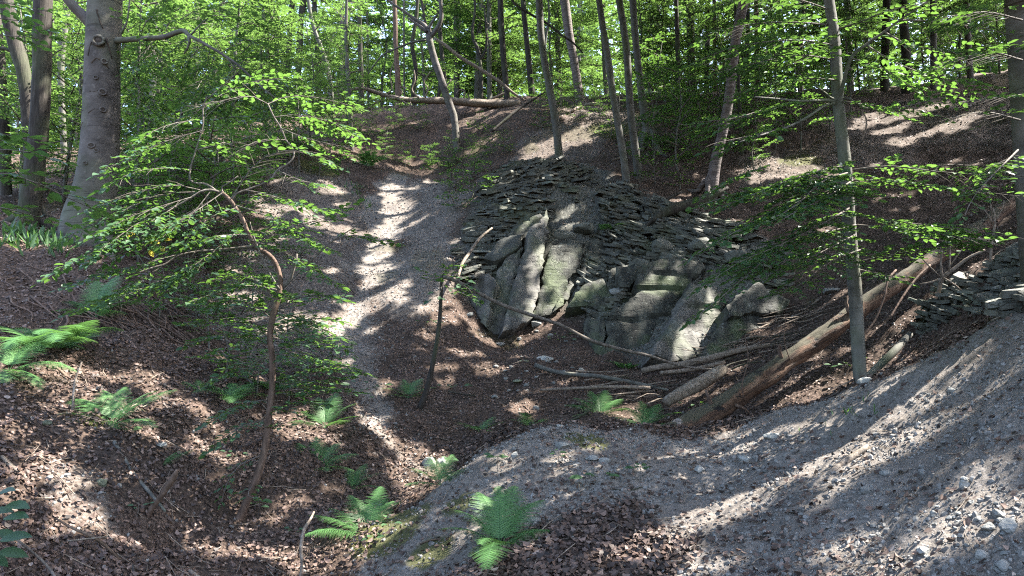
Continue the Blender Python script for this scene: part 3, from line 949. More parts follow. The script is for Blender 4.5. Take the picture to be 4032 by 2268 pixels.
def shale(parent, polys, n_part, n_stuff, smin, smax, dip, mat='shale', label=None, seed=1):
    rs = np.random.default_rng(seed); loc = np.array(parent.location)
    tot = n_part + n_stuff
    px = np.vstack([in_poly_px(p, int(tot * 2.2 * w)) for p, w in polys])
    rng.shuffle(px)
    q = hit(px[:, 0], px[:, 1])
    cl = n2(q[:, 0], q[:, 1] * .6, .75, 3, 87 + seed)
    q = q[cl + rs.normal(0, .18, len(q)) > -.12][:tot]
    gn = ground_n(q[:, 0], q[:, 1])
    tlx = n2(q[:, 0], q[:, 1], .55, 2, 13); tly = n2(q[:, 0], q[:, 1], .55, 2, 19)
    size = smin + (smax - smin) * rs.random(len(q)) ** 3.2
    size = np.concatenate([np.sort(size)[::-1]])
    mb = MB()
    shared = []
    for i in range(len(q)):
        c = q[i] + gn[i] * rs.uniform(-.05, .12)
        up = np.array(dip) + rs.normal(0, .12, 3) + np.array([.35 * tlx[i], .25 * tly[i], 0])
        th = rs.uniform(.014, .045) * (1 + size[i] * 2.0)
        ang = rs.normal(1.57, .5)
        if i < n_part:
            m1 = MB(); V, F = plate_geo(np.zeros(3), up, ang, size[i], size[i] * rs.uniform(.5, .8), th, rs)
            m1.add(V, F, rs.beta(2, 2))
            o = m1.obj('shale_plate', M[mat], parent, smooth=False); o.location = c - loc
        else:
            V, F = plate_geo(c - loc, up, ang, size[i], size[i] * rs.uniform(.45, .8), th, rs)
            mb.add(V, F, rs.beta(2, 2.5))
    if mb.n:
        tag(mb.obj('loose_shale', M[mat], parent, smooth=False), kind='stuff')

B_ = H1(520, 330)
crag = thing('rock_outcrop', B_, 'layered grey shale crag with a pale leaning slab, left half of the quarry face', 'rock', 'shale crags')
B2_ = H1(660, 372)
crag2 = thing('rock_outcrop', B2_, 'mossy dark crag of smooth slabs above the fallen twigs, right half of the quarry face', 'rock', 'shale crags')
B3_ = H1(960, 296)
crag3 = thing('rock_outcrop', B3_, 'low mossy ledge of stacked shale behind the bare grey slope at far right', 'rock', 'shale crags')

slab(crag, [(464,280),(480,262),(500,240),(524,222),(540,214),(556,240),(604,238),(614,262),(614,302),(600,312),(560,318),(534,322),(505,338),(484,330),(470,304)], (520,330,15.75), (.02,-.86,.5), 1.0, 'slab_moss', .13, 30, 'dark broken rock face behind the leaning slab')
slab(crag2, [(583,322),(600,300),(612,268),(640,258),(668,254),(706,258),(735,272),(762,276),(792,300),(788,322),(756,348),(700,364),(640,378),(612,370),(590,345)], (650,366,14.75), (.0,-.87,.48), 1.0, 'slab_moss', .14, 31, 'dark broken rock face behind the mossy slabs')
slab(crag, [(547,209),(540,222),(531,226),(526,250),(514,285),(503,331),(514,329),(533,317),(540,285),(545,247),(549,218)], (512,330,15.2), (.30,-.84,.45), 1.2, 'slab', .02, 1, 'pale narrow slab leaning in front of the crag')
slab(crag, [(523,246),(505,258),(497,270),(492,292),(489,312),(485,325),(494,333),(503,333),(511,290),(520,262)], (500,332,15.45), (.05,-.88,.46), 1.2, 'slab', .03, 2)
slab(crag, [(488,272),(476,270),(464,280),(470,302),(480,322),(486,327),(489,312),(495,280)], (482,324,15.35), (-.35,-.82,.44), 1.2, 'slab', .05, 3)
slab(crag, [(552,246),(586,243),(580,262),(571,276),(562,297),(553,314),(534,317),(541,287),(547,262)], (548,315,15.75), (.16,-.88,.45), 1.2, 'slab_moss', .04, 4)
slab(crag, [(571,278),(580,284),(570,296),(557,309),(553,312),(562,296)], (560,309,15.8), (.42,-.74,.5), 1.0, 'slab_moss', .03, 5)
slab(crag, [(584,285),(603,278),(612,300),(606,312),(588,305),(566,308),(574,297)], (590,308,15.6), (.05,-.85,.5), 1.0, 'slab_moss', .06, 6)
slab(crag, [(590,245),(600,238),(604,262),(598,272),(586,276),(578,270),(584,256)], (590,270,16.7), (.2,-.85,.5), 1.0, 'slab_moss', .07, 16)
slab(crag, [(500,238),(524,232),(522,244),(506,256),(494,262),(484,258)], (505,255,16.6), (-.1,-.85,.5), 1.0, 'shale', .07, 17)
slab(crag2, [(616,266),(644,262),(638,277),(630,287),(620,286),(615,276)], (628,284,15.6), (-.1,-.9,.42), 1.0, 'slab_moss', .06, 7, 'squat block jutting from the crag')
slab(crag2, [(643,264),(668,260),(700,262),(706,268),(692,281),(684,293),(672,315),(664,336),(656,356),(650,369),(636,373),(622,372),(614,362),(605,350),(606,332),(604,322),(612,310),(628,302),(640,291),(634,284)], (650,330,14.95), (.05,-.92,.38), 1.0, 'slab_moss', .05, 8, cracks=[(.72,.03),(.45,.10),(.86,-.04)])
slab(crag2, [(585,318),(604,318),(604,346),(612,362),(600,356),(588,340),(583,328)], (598,346,14.75), (-.25,-.88,.4), 1.0, 'slab_moss', .06, 11, 'fractured corner block with bright green moss')
slab(crag2, [(690,283),(716,288),(724,300),(722,312),(714,333),(706,348),(698,358),(672,362),(652,356),(654,346),(666,334),(674,318),(681,306)], (690,325,14.5), (.34,-.80,.5), 1.0, 'slab', .045, 13, 'pale rough slab lit by the sun', cracks=[(.66,.05),(.40,-.03)])
slab(crag2, [(727,305),(742,292),(760,281),(776,292),(790,300),(783,312),(750,312),(728,318)], (758,306,14.5), (.22,-.86,.45), 1.0, 'slab_moss', .06, 15)
slab(crag2, [(724,320),(750,314),(782,314),(783,320),(754,344),(703,357),(714,336)], (740,336,14.2), (.22,-.88,.42), 1.0, 'slab_moss', .04, 18)
for i, (c, s) in enumerate([((617, 296), .17), ((640, 268), .2), ((700, 250), .3), ((560, 240), .3), ((585, 232), .25), ((760, 262), .3), ((735, 262), .28), ((660, 250), .3)]):
    par = crag if c[0] < 600 else crag2
    mb = MB(); rock_mb(mb, (0, 0, 0), (s * 1.2, s, s * .6), 40 + i, 2, .3, rnd=.6)
    o = mb.obj('boulder', M['shale' if i else 'stone'], par, smooth=False)
    o.location = H1(*c) + np.array([0, -.15, .05]) - np.array(par.location)
shale(crag, [([(462,290),(452,255),(470,210),(482,180),(515,164),(545,161),(590,170),(604,190),(606,232),(552,246),(522,250),(490,272)], 1.0)], 290, 3000, .05, .38, (-.16, -.22, 1), seed=3)
shale(crag2, [([(604,195),(625,184),(680,208),(745,230),(800,257),(782,292),(755,282),(700,264),(640,266),(608,262)], .85), ([(580,260),(616,262),(640,266),(610,330),(592,322)], .15)], 290, 2300, .05, .38, (.12, -.24, 1), seed=4)
shale(crag3, [([(920,335),(930,306),(955,284),(985,264),(1040,244),(1060,300),(980,318)], 1.0)], 150, 500, .08, .34, (.05, -.25, 1), 'shale', seed=5)

# ------------------------------------------------------------------ trees
def px_path(path, d):
    """[(px, py, width_px)], depth (number or list) -> points, radii"""
    p = np.array(path, float)
    dd = np.atleast_1d(np.asarray(d, float))
    dd = np.interp(np.linspace(0, 1, len(p)), np.linspace(0, 1, len(dd)), dd)
    return P(p[:, 0], p[:, 1], dd), p[:, 2] / 2 / FPX * dd

def smooth_tube(mb, pts, rad, n=10, step=.2, rough=.05, seed=0, rs=3.0, cap=True):
    L = np.linalg.norm(np.diff(pts, axis=0), axis=1).sum()
    q = spline(np.column_stack([pts, rad]), max(4, int(L / step)))
    V, F = tube(q[:, :3], np.maximum(q[:, 3], .001), n, rough, seed, rs, cap)
    mb.add(V, F)
    return q

def grow(pts, rad, h, lean=None):
    """Carry a trunk on upward past its last seen point to height h metres above it."""
    t = nrmz(pts[-1] - pts[-2]) if lean is None else nrmz(lean)
    t = nrmz(t * .5 + np.array([0, 0, .6]))
    ext = [pts[-1] + t * h * f for f in (.35, .7, 1.0)]
    return np.vstack([pts, ext]), np.concatenate([rad, rad[-1] * np.array([.8, .5, .15])])

def sink(pts, d=.25):
    pts = pts.copy(); pts[0, 2] = min(pts[0, 2], float(gbase(pts[0, 0], pts[0, 1]))) - d
    return pts

def tree(name, label, path, d, bark, h=8, rough=.05, n=12, group=None, cat='tree', seed=0, rs=3.0, step=.25, roots=0):
    pts, rad = px_path(path, d)
    base = pts[0].copy()
    pts = sink(pts)
    if h: pts, rad = grow(pts, rad, h)
    t = thing(name, base, label, cat, group)
    mb = MB(); q = smooth_tube(mb, pts - base, rad, n, step, rough, seed, rs)
    mb.obj('trunk', M[bark], t)
    for k in range(roots):
        a = 6.28 * (k + .3 * rng.random()) / roots; R = rad[0]
        dirv = np.array([math.cos(a), math.sin(a), 0])
        L = R * rng.uniform(2.2, 4)
        e = []
        for f in (0, .35, .7, 1):
            w = base + dirv * (R * .5 + L * f)
            zz = float(gbase(w[0], w[1])) + .02 - f * .05
            if f == 0: zz = max(zz, base[2]) + R * 1.1
            elif f < .5: zz += R * .35
            e.append([w[0], w[1], zz])
        m2 = MB(); smooth_tube(m2, np.array(e) - base, np.array([R * .5, R * .42, R * .28, R * .1]), 7, .12, .1, k)
        m2.obj('root', M[bark], t)
    return t, base, q

def foliage_on(t, base, boughs, name='foliage', mat='leaf', **kw):
    """boughs: list of paths in world coordinates; adds branch and foliage parts to thing t."""
    l = MB()
    for b in boughs:
        path, r0, args = b
        a = dict(kw); a.update(args); w = MB()
        bough(w, l, np.asarray(path) - base, r0, off=base, **a)
        w.obj('branch', M['twig'], t)
    l.obj(name, M[mat], t)

def px_bough(pp, r0=.012, **kw):
    pp = np.array(pp, float)
    return (P(pp[:, 0], pp[:, 1], pp[:, 2]), r0, kw)

# big smooth beech at left
pts, rad = px_path([(85,246,58),(88,225,50),(95,190,41.5),(100,144,36),(102,80,33.5),(105,0,31.5)], 13.0)
beech_base = pts[0].copy(); pts = sink(pts, .4); pts, rad = grow(pts, rad, 13)
beech = thing('beech_tree', beech_base, 'thick smooth grey beech with knots and a bare side limb at left', 'tree')
mb = MB(); BQ = smooth_tube(mb, pts - beech_base, rad, 28, .07, .030, 4, 1.6); mb.obj('trunk', M['beech_bark'], beech)
def limb(t, base, path, d, bark='beech_bark', n=9, name='limb', rough=.07):
    p, r = px_path(path, d); m = MB(); smooth_tube(m, p - base, r, n, .08, rough, len(path)); return m.obj(name, M[bark], t)
limb(beech, beech_base, [(101,40,20),(94,28,13),(82,15,10.5),(72,5,9.5),(60,-12,9),(40,-40,8)], [13,12.95,12.9,12.85,12.8,12.6])
limb(beech, beech_base, [(112,41,8),(124,40,6),(145,38.5,5.2),(164,37,5),(176,32.5,5),(184,31,4.6),(190,36,3.6),(205,44,3.0),(222,54,2.6),(238,65,2.4),(256,82,2.0),(275,98,1.4)], [13,12.8,12.6,12.5,12.4,12.3,12.2,12.1,12.0,11.9,11.8,11.7])
limb(beech, beech_base, [(189,36,3.5),(189,45,3.0),(184,54,1.5)], 12.2, n=6, name='stub')
limb(beech, beech_base, [(190,36,2),(200,25,1.4),(208,18,1)], 12.2, n=5, name='twig')
limb(beech, beech_base, [(121,34,2.5),(127,22,2),(129,8,1.8),(131,-8,1.6)], 12.7, n=5, name='twig')
for k, pth in enumerate([[(100,225,24),(106,243,16),(110,258,10),(113,272,4)], [(76,225,24),(62,240,14),(50,250,8),(38,256,4)], [(88,230,26),(84,248,20),(78,262,12),(70,274,5)], [(96,230,24),(96,250,16),(99,265,8),(104,276,4)]]):
    limb(beech, beech_base, pth, [12.95, 12.75, 12.55, 12.4], name='root', n=10)
def on_trunk(u, py, out=0.0):
    zs = BQ[:, 2] + beech_base[2]
    cand = P(100, py, 13.0)[2]
    k = int(np.argmin(np.abs(zs - cand)))
    r = BQ[k, 3]; c = BQ[k, :3]
    return c + np.array([u * r, -math.sqrt(max(0, 1 - u * u)) * r, 0]) * (1 + out), r
M['knot'] = rnd_mat('dark_knot', [(0, (.035, .028, .022)), (1, (.09, .07, .055))], .9)
for k, (u, py, s) in enumerate([(.25,48,.085),(.52,98,.055),(.55,68,.045),(.55,116,.045),(.10,152,.045),(.35,156,.03),(.18,82,.035),(-.1,168,.03)]):
    c, r = on_trunk(u, py)
    nn = nrmz(np.array([u, -math.sqrt(1 - u * u), 0.05])); t1 = nrmz(np.cross([0, 0, 1], nn)); t2 = np.cross(nn, t1)
    m = MB(); a = np.linspace(0, 2 * np.pi, 15)
    ring = c + np.outer(np.cos(a) * s * (1.25 if py > 140 else 1.0), t1) + np.outer(np.sin(a) * s * .9, t2) + nn * .008
    V, F = tube(ring, s * .30, 6, .35, k, 30); m.add(V, F, .5, 0)
    V, F = ICO[2]; vv = V * np.array([s * .85, s * .85, s * .3]); vv = vv[:, :1] * t1 + vv[:, 1:2] * t2 + vv[:, 2:] * nn + c
    m.add(vv, F, .3, 1)
    m.obj('knot', [M['beech_bark'], M['knot']], beech)
for k, arc in enumerate([[(.05,20),(.30,32),(.45,36)],[(-.35,62),(-.2,52),(0,46)],[(.6,46),(.75,54),(.85,62)],[(-.1,70),(.15,66),(.45,67),(.75,72)],[(-.15,99),(.2,95.5),(.5,95)],[(-.2,121),(.15,116),(.45,113.5),(.75,116)],[(-.9,115),(-.6,114)],[(-.9,130),(-.6,128)],[(-.85,78),(-.62,77)],[(-.75,83),(-.7,88)]]):
    e = np.array([on_trunk(u, py, -.004)[0] for u, py in arc])
    m = MB(); smooth_tube(m, e, np.linspace(.016, .008, len(e)), 5, .05, .4, k, 20); m.obj('bark_scar', M['knot'], beech)

# other trees on the left
t, b, q = tree('dark_tree', 'straight dark rough-barked trunk just left of the big smooth beech', [(25,240,23),(30,205,21),(38,140,18),(42,70,17.5),(43,0,17)], 13.6, 'rough_bark', 12, .05, 16, seed=3, rs=4, step=.12, roots=4)
t, b, q = tree('oak_tree', 'bowed rough trunk partly hidden behind the straight dark trunk', [(34,205,12),(30,140,13),(24,75,13),(14,40,13.5),(6,0,14),(2,-20,13)], 16, 'rough_bark', 8, .09, 14, seed=5, rs=4, roots=3)
limb(t, b, [(14,52,4),(5,49,3),(-8,46,2.5)], 16, 'rough_bark', 6)
t, b, q = tree('oak_tree', 'blackish trunk cut off by the left edge of the woodland', [(8,200,10),(4,140,11),(0,70,11),(-6,0,11)], 18, 'rough_bark', 8, .08, 12, seed=6)
t, b, q = tree('grey_tree', 'slim bent tree with a low fork between dark trunk and big beech', [(66,140,6),(61,85,6),(62,50,6.5),(66,20,6),(70,-10,5)], 24, 'grey_bark', 9, .06, 10, seed=8)
limb(t, b, [(62,48,4),(58,38,3),(54,30,2.5),(52,10,2)], 24, 'grey_bark', 6)

# slender beech on the mound at right
t, b, q = tree('young_beech', 'slender smooth grey beech rising from the edge of the bare grey mound', [(861,385,13),(858,345,13),(855,290,13),(850,235,12.5),(845,165,12),(838,100,11),(835,45,10.5),(829,0,10),(825,-30,9.5)], [8.75,8.78,8.8,8.85,8.9,9,9.1,9.2,9.3], 'grey_bark', 7, .025, 16, seed=9, rs=2, step=.1)
RT, RTB = t, b
limb(t, b, [(839,102,5),(843,85,4.2),(851,58,3.6),(866,45,3),(884,32,2.6),(900,20,2.2),(918,8,1.8),(940,-8,1.5)], [9,8.9,8.8,8.7,8.6,8.5,8.4,8.3], 'grey_bark', 7)
limb(t, b, [(838,101,4.5),(820,100.5,3),(798,101,2.6),(780,99,2.2),(755,97,1.6)], [9,8.8,8.5,8.2,8.0], 'grey_bark', 6)
limb(t, b, [(839,101,3.2),(831,98,2.4),(824,92,2),(815,86,1.4)], [9,8.9,8.8,8.7], 'grey_bark', 6)
limb(t, b, [(840,99,3),(851,99,2.6),(860,106,2.2),(872,110,1.8)], [9,8.9,8.8,8.7], 'grey_bark', 6)
limb(t, b, [(838,103,3.4),(824,106,3),(806,118,2.6),(785,128,2.2),(765,134,2),(740,142,1.4)], [9,8.8,8.5,8.3,8.1,7.9], 'grey_bark', 6)
BO = []
D_ = dict(size=.088, twig=.58, q='hi', step=.068)
def rb(*pp, **kw):
    a = dict(D_); a.update(kw); BO.append(px_bough(pp, kw.pop('r0', .011), **a))
# dark sprays left of the stem, over the crag
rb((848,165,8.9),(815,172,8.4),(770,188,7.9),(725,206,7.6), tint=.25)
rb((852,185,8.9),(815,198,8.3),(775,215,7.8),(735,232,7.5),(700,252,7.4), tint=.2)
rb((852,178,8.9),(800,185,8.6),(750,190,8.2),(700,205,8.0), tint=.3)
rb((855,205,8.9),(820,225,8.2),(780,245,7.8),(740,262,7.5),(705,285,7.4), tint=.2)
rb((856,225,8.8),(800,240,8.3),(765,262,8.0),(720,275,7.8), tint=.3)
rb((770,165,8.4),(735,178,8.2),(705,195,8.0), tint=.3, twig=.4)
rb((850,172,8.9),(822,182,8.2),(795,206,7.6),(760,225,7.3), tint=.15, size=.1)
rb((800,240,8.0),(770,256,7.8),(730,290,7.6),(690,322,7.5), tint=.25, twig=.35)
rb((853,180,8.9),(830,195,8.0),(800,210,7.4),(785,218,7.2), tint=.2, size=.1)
# sunlit sprays right of the stem, their brightness put into the leaf tint
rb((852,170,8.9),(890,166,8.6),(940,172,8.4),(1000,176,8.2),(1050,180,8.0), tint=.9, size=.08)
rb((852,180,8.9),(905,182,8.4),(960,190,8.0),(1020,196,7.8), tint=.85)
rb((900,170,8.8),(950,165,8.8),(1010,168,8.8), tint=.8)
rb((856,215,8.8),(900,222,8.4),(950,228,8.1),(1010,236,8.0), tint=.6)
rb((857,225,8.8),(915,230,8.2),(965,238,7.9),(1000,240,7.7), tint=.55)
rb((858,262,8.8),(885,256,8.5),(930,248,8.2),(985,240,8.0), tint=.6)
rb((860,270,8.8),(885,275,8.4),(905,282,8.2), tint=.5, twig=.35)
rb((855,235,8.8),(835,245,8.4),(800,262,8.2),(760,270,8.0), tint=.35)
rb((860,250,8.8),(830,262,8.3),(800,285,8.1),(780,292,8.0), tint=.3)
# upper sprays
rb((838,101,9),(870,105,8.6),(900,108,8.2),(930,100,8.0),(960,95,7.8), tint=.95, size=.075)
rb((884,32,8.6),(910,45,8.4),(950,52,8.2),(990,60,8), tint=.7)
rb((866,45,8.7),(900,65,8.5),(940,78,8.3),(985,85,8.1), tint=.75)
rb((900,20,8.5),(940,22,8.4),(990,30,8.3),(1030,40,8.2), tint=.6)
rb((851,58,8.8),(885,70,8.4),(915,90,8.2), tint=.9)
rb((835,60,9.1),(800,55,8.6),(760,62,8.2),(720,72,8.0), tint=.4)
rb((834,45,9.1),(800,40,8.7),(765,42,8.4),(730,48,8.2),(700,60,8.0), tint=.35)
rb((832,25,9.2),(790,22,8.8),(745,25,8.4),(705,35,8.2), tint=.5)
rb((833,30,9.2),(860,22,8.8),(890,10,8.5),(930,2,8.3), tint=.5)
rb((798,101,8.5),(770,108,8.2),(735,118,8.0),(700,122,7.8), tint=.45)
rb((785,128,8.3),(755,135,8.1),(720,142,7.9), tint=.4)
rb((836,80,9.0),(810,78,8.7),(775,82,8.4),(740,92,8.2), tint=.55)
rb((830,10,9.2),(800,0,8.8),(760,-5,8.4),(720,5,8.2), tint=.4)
foliage_on(t, b, BO)

# tree at the right edge
t, b, q = tree('beech_tree', 'smooth brownish trunk cropped by the right edge of the photo', [(1040,270,34),(1034,180,33),(1030,110,33),(1026,40,33),(1023,0,33),(1021,-30,32)], 8.3, 'beech_bark', 12, .02, 20, seed=10, rs=2)
BO = []
rb((1020,120,8),(985,112,7.6),(950,118,7.3), tint=.3, twig=.35)
rb((1018,150,7.9),(1000,168,7.4),(975,195,7.0),(965,215,6.8), tint=.15, twig=.3)
rb((1022,60,8),(990,52,7.4),(955,60,7.0), tint=.5)
rb((1022,95,8),(1000,97,7.5),(960,102,7.2), tint=.7, twig=.3)
rb((1022,20,8),(985,12,7.5),(940,18,7.2), tint=.5)
foliage_on(t, b, BO)

# trees on and behind the ridge (listed one by one)
def ridge(name, label, path, d, bark, h=9, seed=0, roots=0, n=10, rough=.06, group=None):
    return tree(name, label, path, d, bark, h, rough, n, group, seed=seed, rs=3, step=.35, roots=roots)
ridge('oak_tree', 'leaning trunk with ringed dark bark at the right rim of the crag', [(709,186,13.5),(715,165,11.5),(722,135,10),(728,105,9.5),(732,70,10),(736,40,10),(743,5,10),(748,-20,10)], 19.6, 'ring_bark', 8, 21, 3, 14)
ridge('young_beech', 'left trunk of the two parallel grey trunks standing on the crag rim', [(627,182,8),(624,160,7.5),(619,130,7),(613,95,6.8),(609,65,6.8),(605,40,6.8),(601,15,6.6),(598,-15,6)], 19.8, 'grey_bark', 8, 22, 0, 12, .03)
ridge('young_beech', 'right trunk of the two parallel grey trunks standing on the crag rim', [(640,178,8.5),(636,155,7.8),(632,125,7.5),(629,90,7.3),(627,55,7.2),(624,30,7),(620,5,7),(617,-20,6.5)], 20.3, 'grey_bark', 8, 23, 0, 12, .03)
t, b, q = ridge('beech_tree', 'grey tree on a bank with clawlike exposed roots behind the paired trunks', [(649,139,15),(647,126,10),(643,105,8),(640,80,7),(637,55,7),(634,20,7),(632,-15,7)], 24, 'grey_bark', 8, 24, 5, 12)
ridge('young_beech', 'slightly curved trunk growing from the top of the shale knoll', [(560,166,9),(558,145,8),(555,118,7.8),(550,90,7.3),(545,65,7),(541,35,7),(539,0,7),(538,-20,7)], 21.6, 'grey_bark', 8, 25, 2, 12, .04)
t, b, q = ridge('oak_tree', 'stout rough trunk with bleached roots spreading over the sunlit ridge', [(584,110,14),(580,98,10),(577,80,8.5),(574,60,8.3),(570,40,8.6),(567,20,9),(564,-5,9),(563,-20,9)], 29, 'ring_bark', 9, 26, 0, 14)
for k, pth in enumerate([[(585,106,6),(592,104,4),(600,105,3),(607,105,2)],[(585,107,6),(590,108,4),(598,109,3),(603,112,1.5)],[(583,108,6),(582,112,4),(580,118,3),(577,122,1.5)],[(586,108,4),(588,112,3),(594,114,2),(598,118,1.2)],[(584,107,5),(578,108,4),(571,112,2)]]):
    limb(t, b, pth, [28.8, 28.4, 28, 27.8], 'dead_wood', 6, 'root')
t, b, q = ridge('forked_tree', 'leaning pale tree forking into a wide Y above the left ridge', [(458,134,7),(454,118,7.2),(447,98,7.2),(440,76,7),(434,58,6.8),(430,42,6.6),(428,30,6)], 26.5, 'beech_bark', 0, 27, 0, 12, .03)
limb(t, b, [(428,32,6),(424,25,4.5),(416,20,3.5),(405,12,2.8),(393,4,2.2),(380,-6,2)], 26.5)
limb(t, b, [(429,38,5),(436,30,4.5),(441,20,4.2),(441,8,4),(439,-8,3.6),(437,-30,3)], 26.5)
limb(t, b, [(428,31,4),(431,24,3),(437,15,2.2)], 26.5, n=6)
limb(t, b, [(427,32,4),(418,25,3),(408,18,2)], 26.4, n=6)
limb(t, b, [(426,40,2.2),(410,43,1.8),(395,49,1.8),(383,55,1.6),(375,64,1.4),(368,74,1.2)], 26.3, n=5)
BG = [
 ('oak_tree', 'dark straight trunk behind the beech limb at upper left', [(278,60,4.2),(278,0,4.2)], 40),
 ('oak_tree', 'dark ridged trunk left of the paired forest trunks', [(287,66,5.5),(290,30,5.3),(293,-5,5.3)], 38),
 ('grey_tree', 'broad grey trunk right of the dark ridged trunk', [(298,70,6.3),(300,35,6.2),(304,-5,6.2)], 36),
 ('leaning_tree', 'curved pale trunk bending left above the leafy bank', [(334,96,5.5),(329,75,5),(322,50,4.5),(313,25,4),(308,-5,3.6)], 31),
 ('grey_tree', 'pale sunlit trunk just behind the curved trunk', [(320,90,6),(318,55,5.5),(315,20,5)], 36),
 ('young_beech', 'long thin sunlit stem rising from the bank left of the path lip', [(352,140,4.2),(350,100,4),(347,60,3.8),(346,30,3.2),(347,-10,2.8)], 26),
 ('grey_tree', 'mottled pale trunk beside the long thin stem', [(342,78,3.6),(342,40,3.4),(341,0,3)], 34),
 ('beech_tree', 'even grey trunk rising behind the curling dead branches', [(361,116,5.6),(361,80,5.2),(360,40,4.6),(359,-5,4)], 31),
 ('grey_tree', 'very thin trunk right of the even grey trunk', [(369,110,2.6),(368,60,2.4),(367,0,2.2)], 36),
 ('oak_tree', 'brown rough trunk standing behind the fallen trunk on the ridge', [(399,116,7),(398,85,6),(396,50,5),(395,15,4.6),(394,-10,4.4)], 30.8, 'brown_bark'),
 ('young_beech', 'twisted pale trunk behind the middle of the fallen trunk', [(417,112,5),(413,92,4.6),(416,70,4.4),(412,45,4.2),(416,20,3.8),(418,-10,3.5)], 31.5),
 ('young_beech', 'thin straight stem left of the twisted pale trunk', [(405,108,2),(404,60,1.9),(404,0,1.8)], 33),
 ('young_beech', 'crooked dark trunk behind the leaning forked tree', [(436,104,4),(440,85,3.6),(437,72,3.4),(432,60,3)], 31, 'brown_bark'),
 ('grey_tree', 'dark trunk right behind the leaning forked tree', [(446,102,5),(444,75,4.6),(441,45,4.2),(438,0,4)], 33, 'rough_bark'),
 ('forked_tree', 'small tree with two upright curved stems', [(481,98,4),(481,75,3.8),(478,50,3.6),(472,35,3),(475,10,2.6),(474,-10,2.4)], 33, 'rough_bark'),
 ('grey_tree', 'thin pale trunk left of the black straight trunk', [(489,102,2.6),(490,50,2.4),(490,0,2.2)], 36),
 ('oak_tree', 'black straight trunk above the end of the fallen trunk', [(508,104,6.5),(505,75,6),(502,40,6),(500,-5,6)], 32, 'rough_bark'),
 ('beech_tree', 'light grey trunk with a dark sunken foot right of the black trunk', [(533,96,7),(529,65,5.8),(526,35,5.4),(523,0,5.2)], 32),
 ('young_beech', 'slim Y-shaped stem beside the curved knoll tree', [(547,70,2.6),(545,45,2.6),(549,20,2.4),(548,-8,2)], 33),
 ('beech_tree', 'short-looking stout pale trunk in deep shade right of centre', [(693,98,9),(692,75,8.5),(691,50,8.2),(690,0,8)], 32, 'beech_bark'),
 ('oak_tree', 'dark trunk beside the stout pale trunk in shade', [(706,92,5.5),(707,65,5),(708,0,5)], 34, 'rough_bark'),
 ('oak_tree', 'narrow brown trunk between stout pale trunk and ringed leaning trunk', [(716,88,4),(715,60,3.8),(714,0,3.6)], 35, 'brown_bark'),
 ('young_beech', 'small pale straight sapling trunk on the slope right of the ringed trunk', [(741,134,4),(740,115,3.8),(739,90,3.4),(737,50,3)], 23.5),
 ('oak_tree', 'dim trunk left of the slender mound beech', [(746,84,4.5),(747,55,4.2),(748,0,4)], 34, 'rough_bark'),
 ('oak_tree', 'dim reddish trunk nearest the slender mound beech', [(757,80,4.5),(757,50,4.2),(756,0,4)], 34, 'brown_bark'),
 ('oak_tree', 'dark scaly trunk among reddish brush on the upper right slope', [(884,86,8.5),(885,60,8),(886,20,7.5),(887,-10,7.5)], 31, 'rough_bark'),
 ('dead_tree', 'decayed yellowish trunk with a dark hollow on the upper right slope', [(906,92,10),(907,70,9.5),(905,40,8.5),(903,10,8),(902,-10,8)], 29.5, 'ring_bark'),
 ('grey_tree', 'short pale trunk glimpsed near the right edge of the slope', [(972,86,6.5),(970,72,6),(968,40,5.8),(966,0,5.5)], 31, 'beech_bark'),
 ('grey_tree', 'dim trunk high on the slope between dead tree and right edge', [(940,60,7),(939,20,6.5),(938,-10,6)], 38, 'grey_bark'),
 ('oak_tree', 'faint trunk far behind the slender mound beech', [(800,84,5),(801,40,4.6),(803,-5,4.4)], 38, 'rough_bark'),
 ('beech_tree', 'faint pale trunk left of the paired grey trunks', [(660,100,4.5),(659,50,4.2),(658,0,4)], 38, 'grey_bark'),
 ('oak_tree', 'dark trunk left of the stout pale trunk behind the leafy sprays', [(676,110,5.5),(678,70,5),(677,30,4.6),(676,-5,4)], 29, 'rough_bark'),
 ('grey_tree', 'grey trunk in the leafy gap left of the curved pale trunk', [(262,70,4),(262,30,3.8),(263,-5,3.6)], 42, 'grey_bark'),
 ('grey_tree', 'stub of pale trunk high above the beech limb', [(156,40,6),(156,20,6),(157,-5,6)], 30, 'grey_bark'),
 ('oak_tree', 'dim trunk behind the sunlit shrub at left', [(195,130,5),(195,90,5),(196,40,5)], 26, 'rough_bark'),
]
for i, e in enumerate(BG):
    bark = e[4] if len(e) > 4 else ['grey_bark', 'rough_bark', 'beech_bark'][i % 3]
    if 'dark' in e[1] or 'black' in e[1]: bark = 'rough_bark'
    ridge(e[0], e[1], e[2], e[3], bark, 8, 60 + i, 0, 9, .07)
t = [o for o in COL.objects if o.get('label') == 'small tree with two upright curved stems'][0]
limb(t, np.array(t.location), [(480,60,3),(486,48,2.4),(486,25,2.2),(484,5,2)], 33, 'rough_bark', 6)

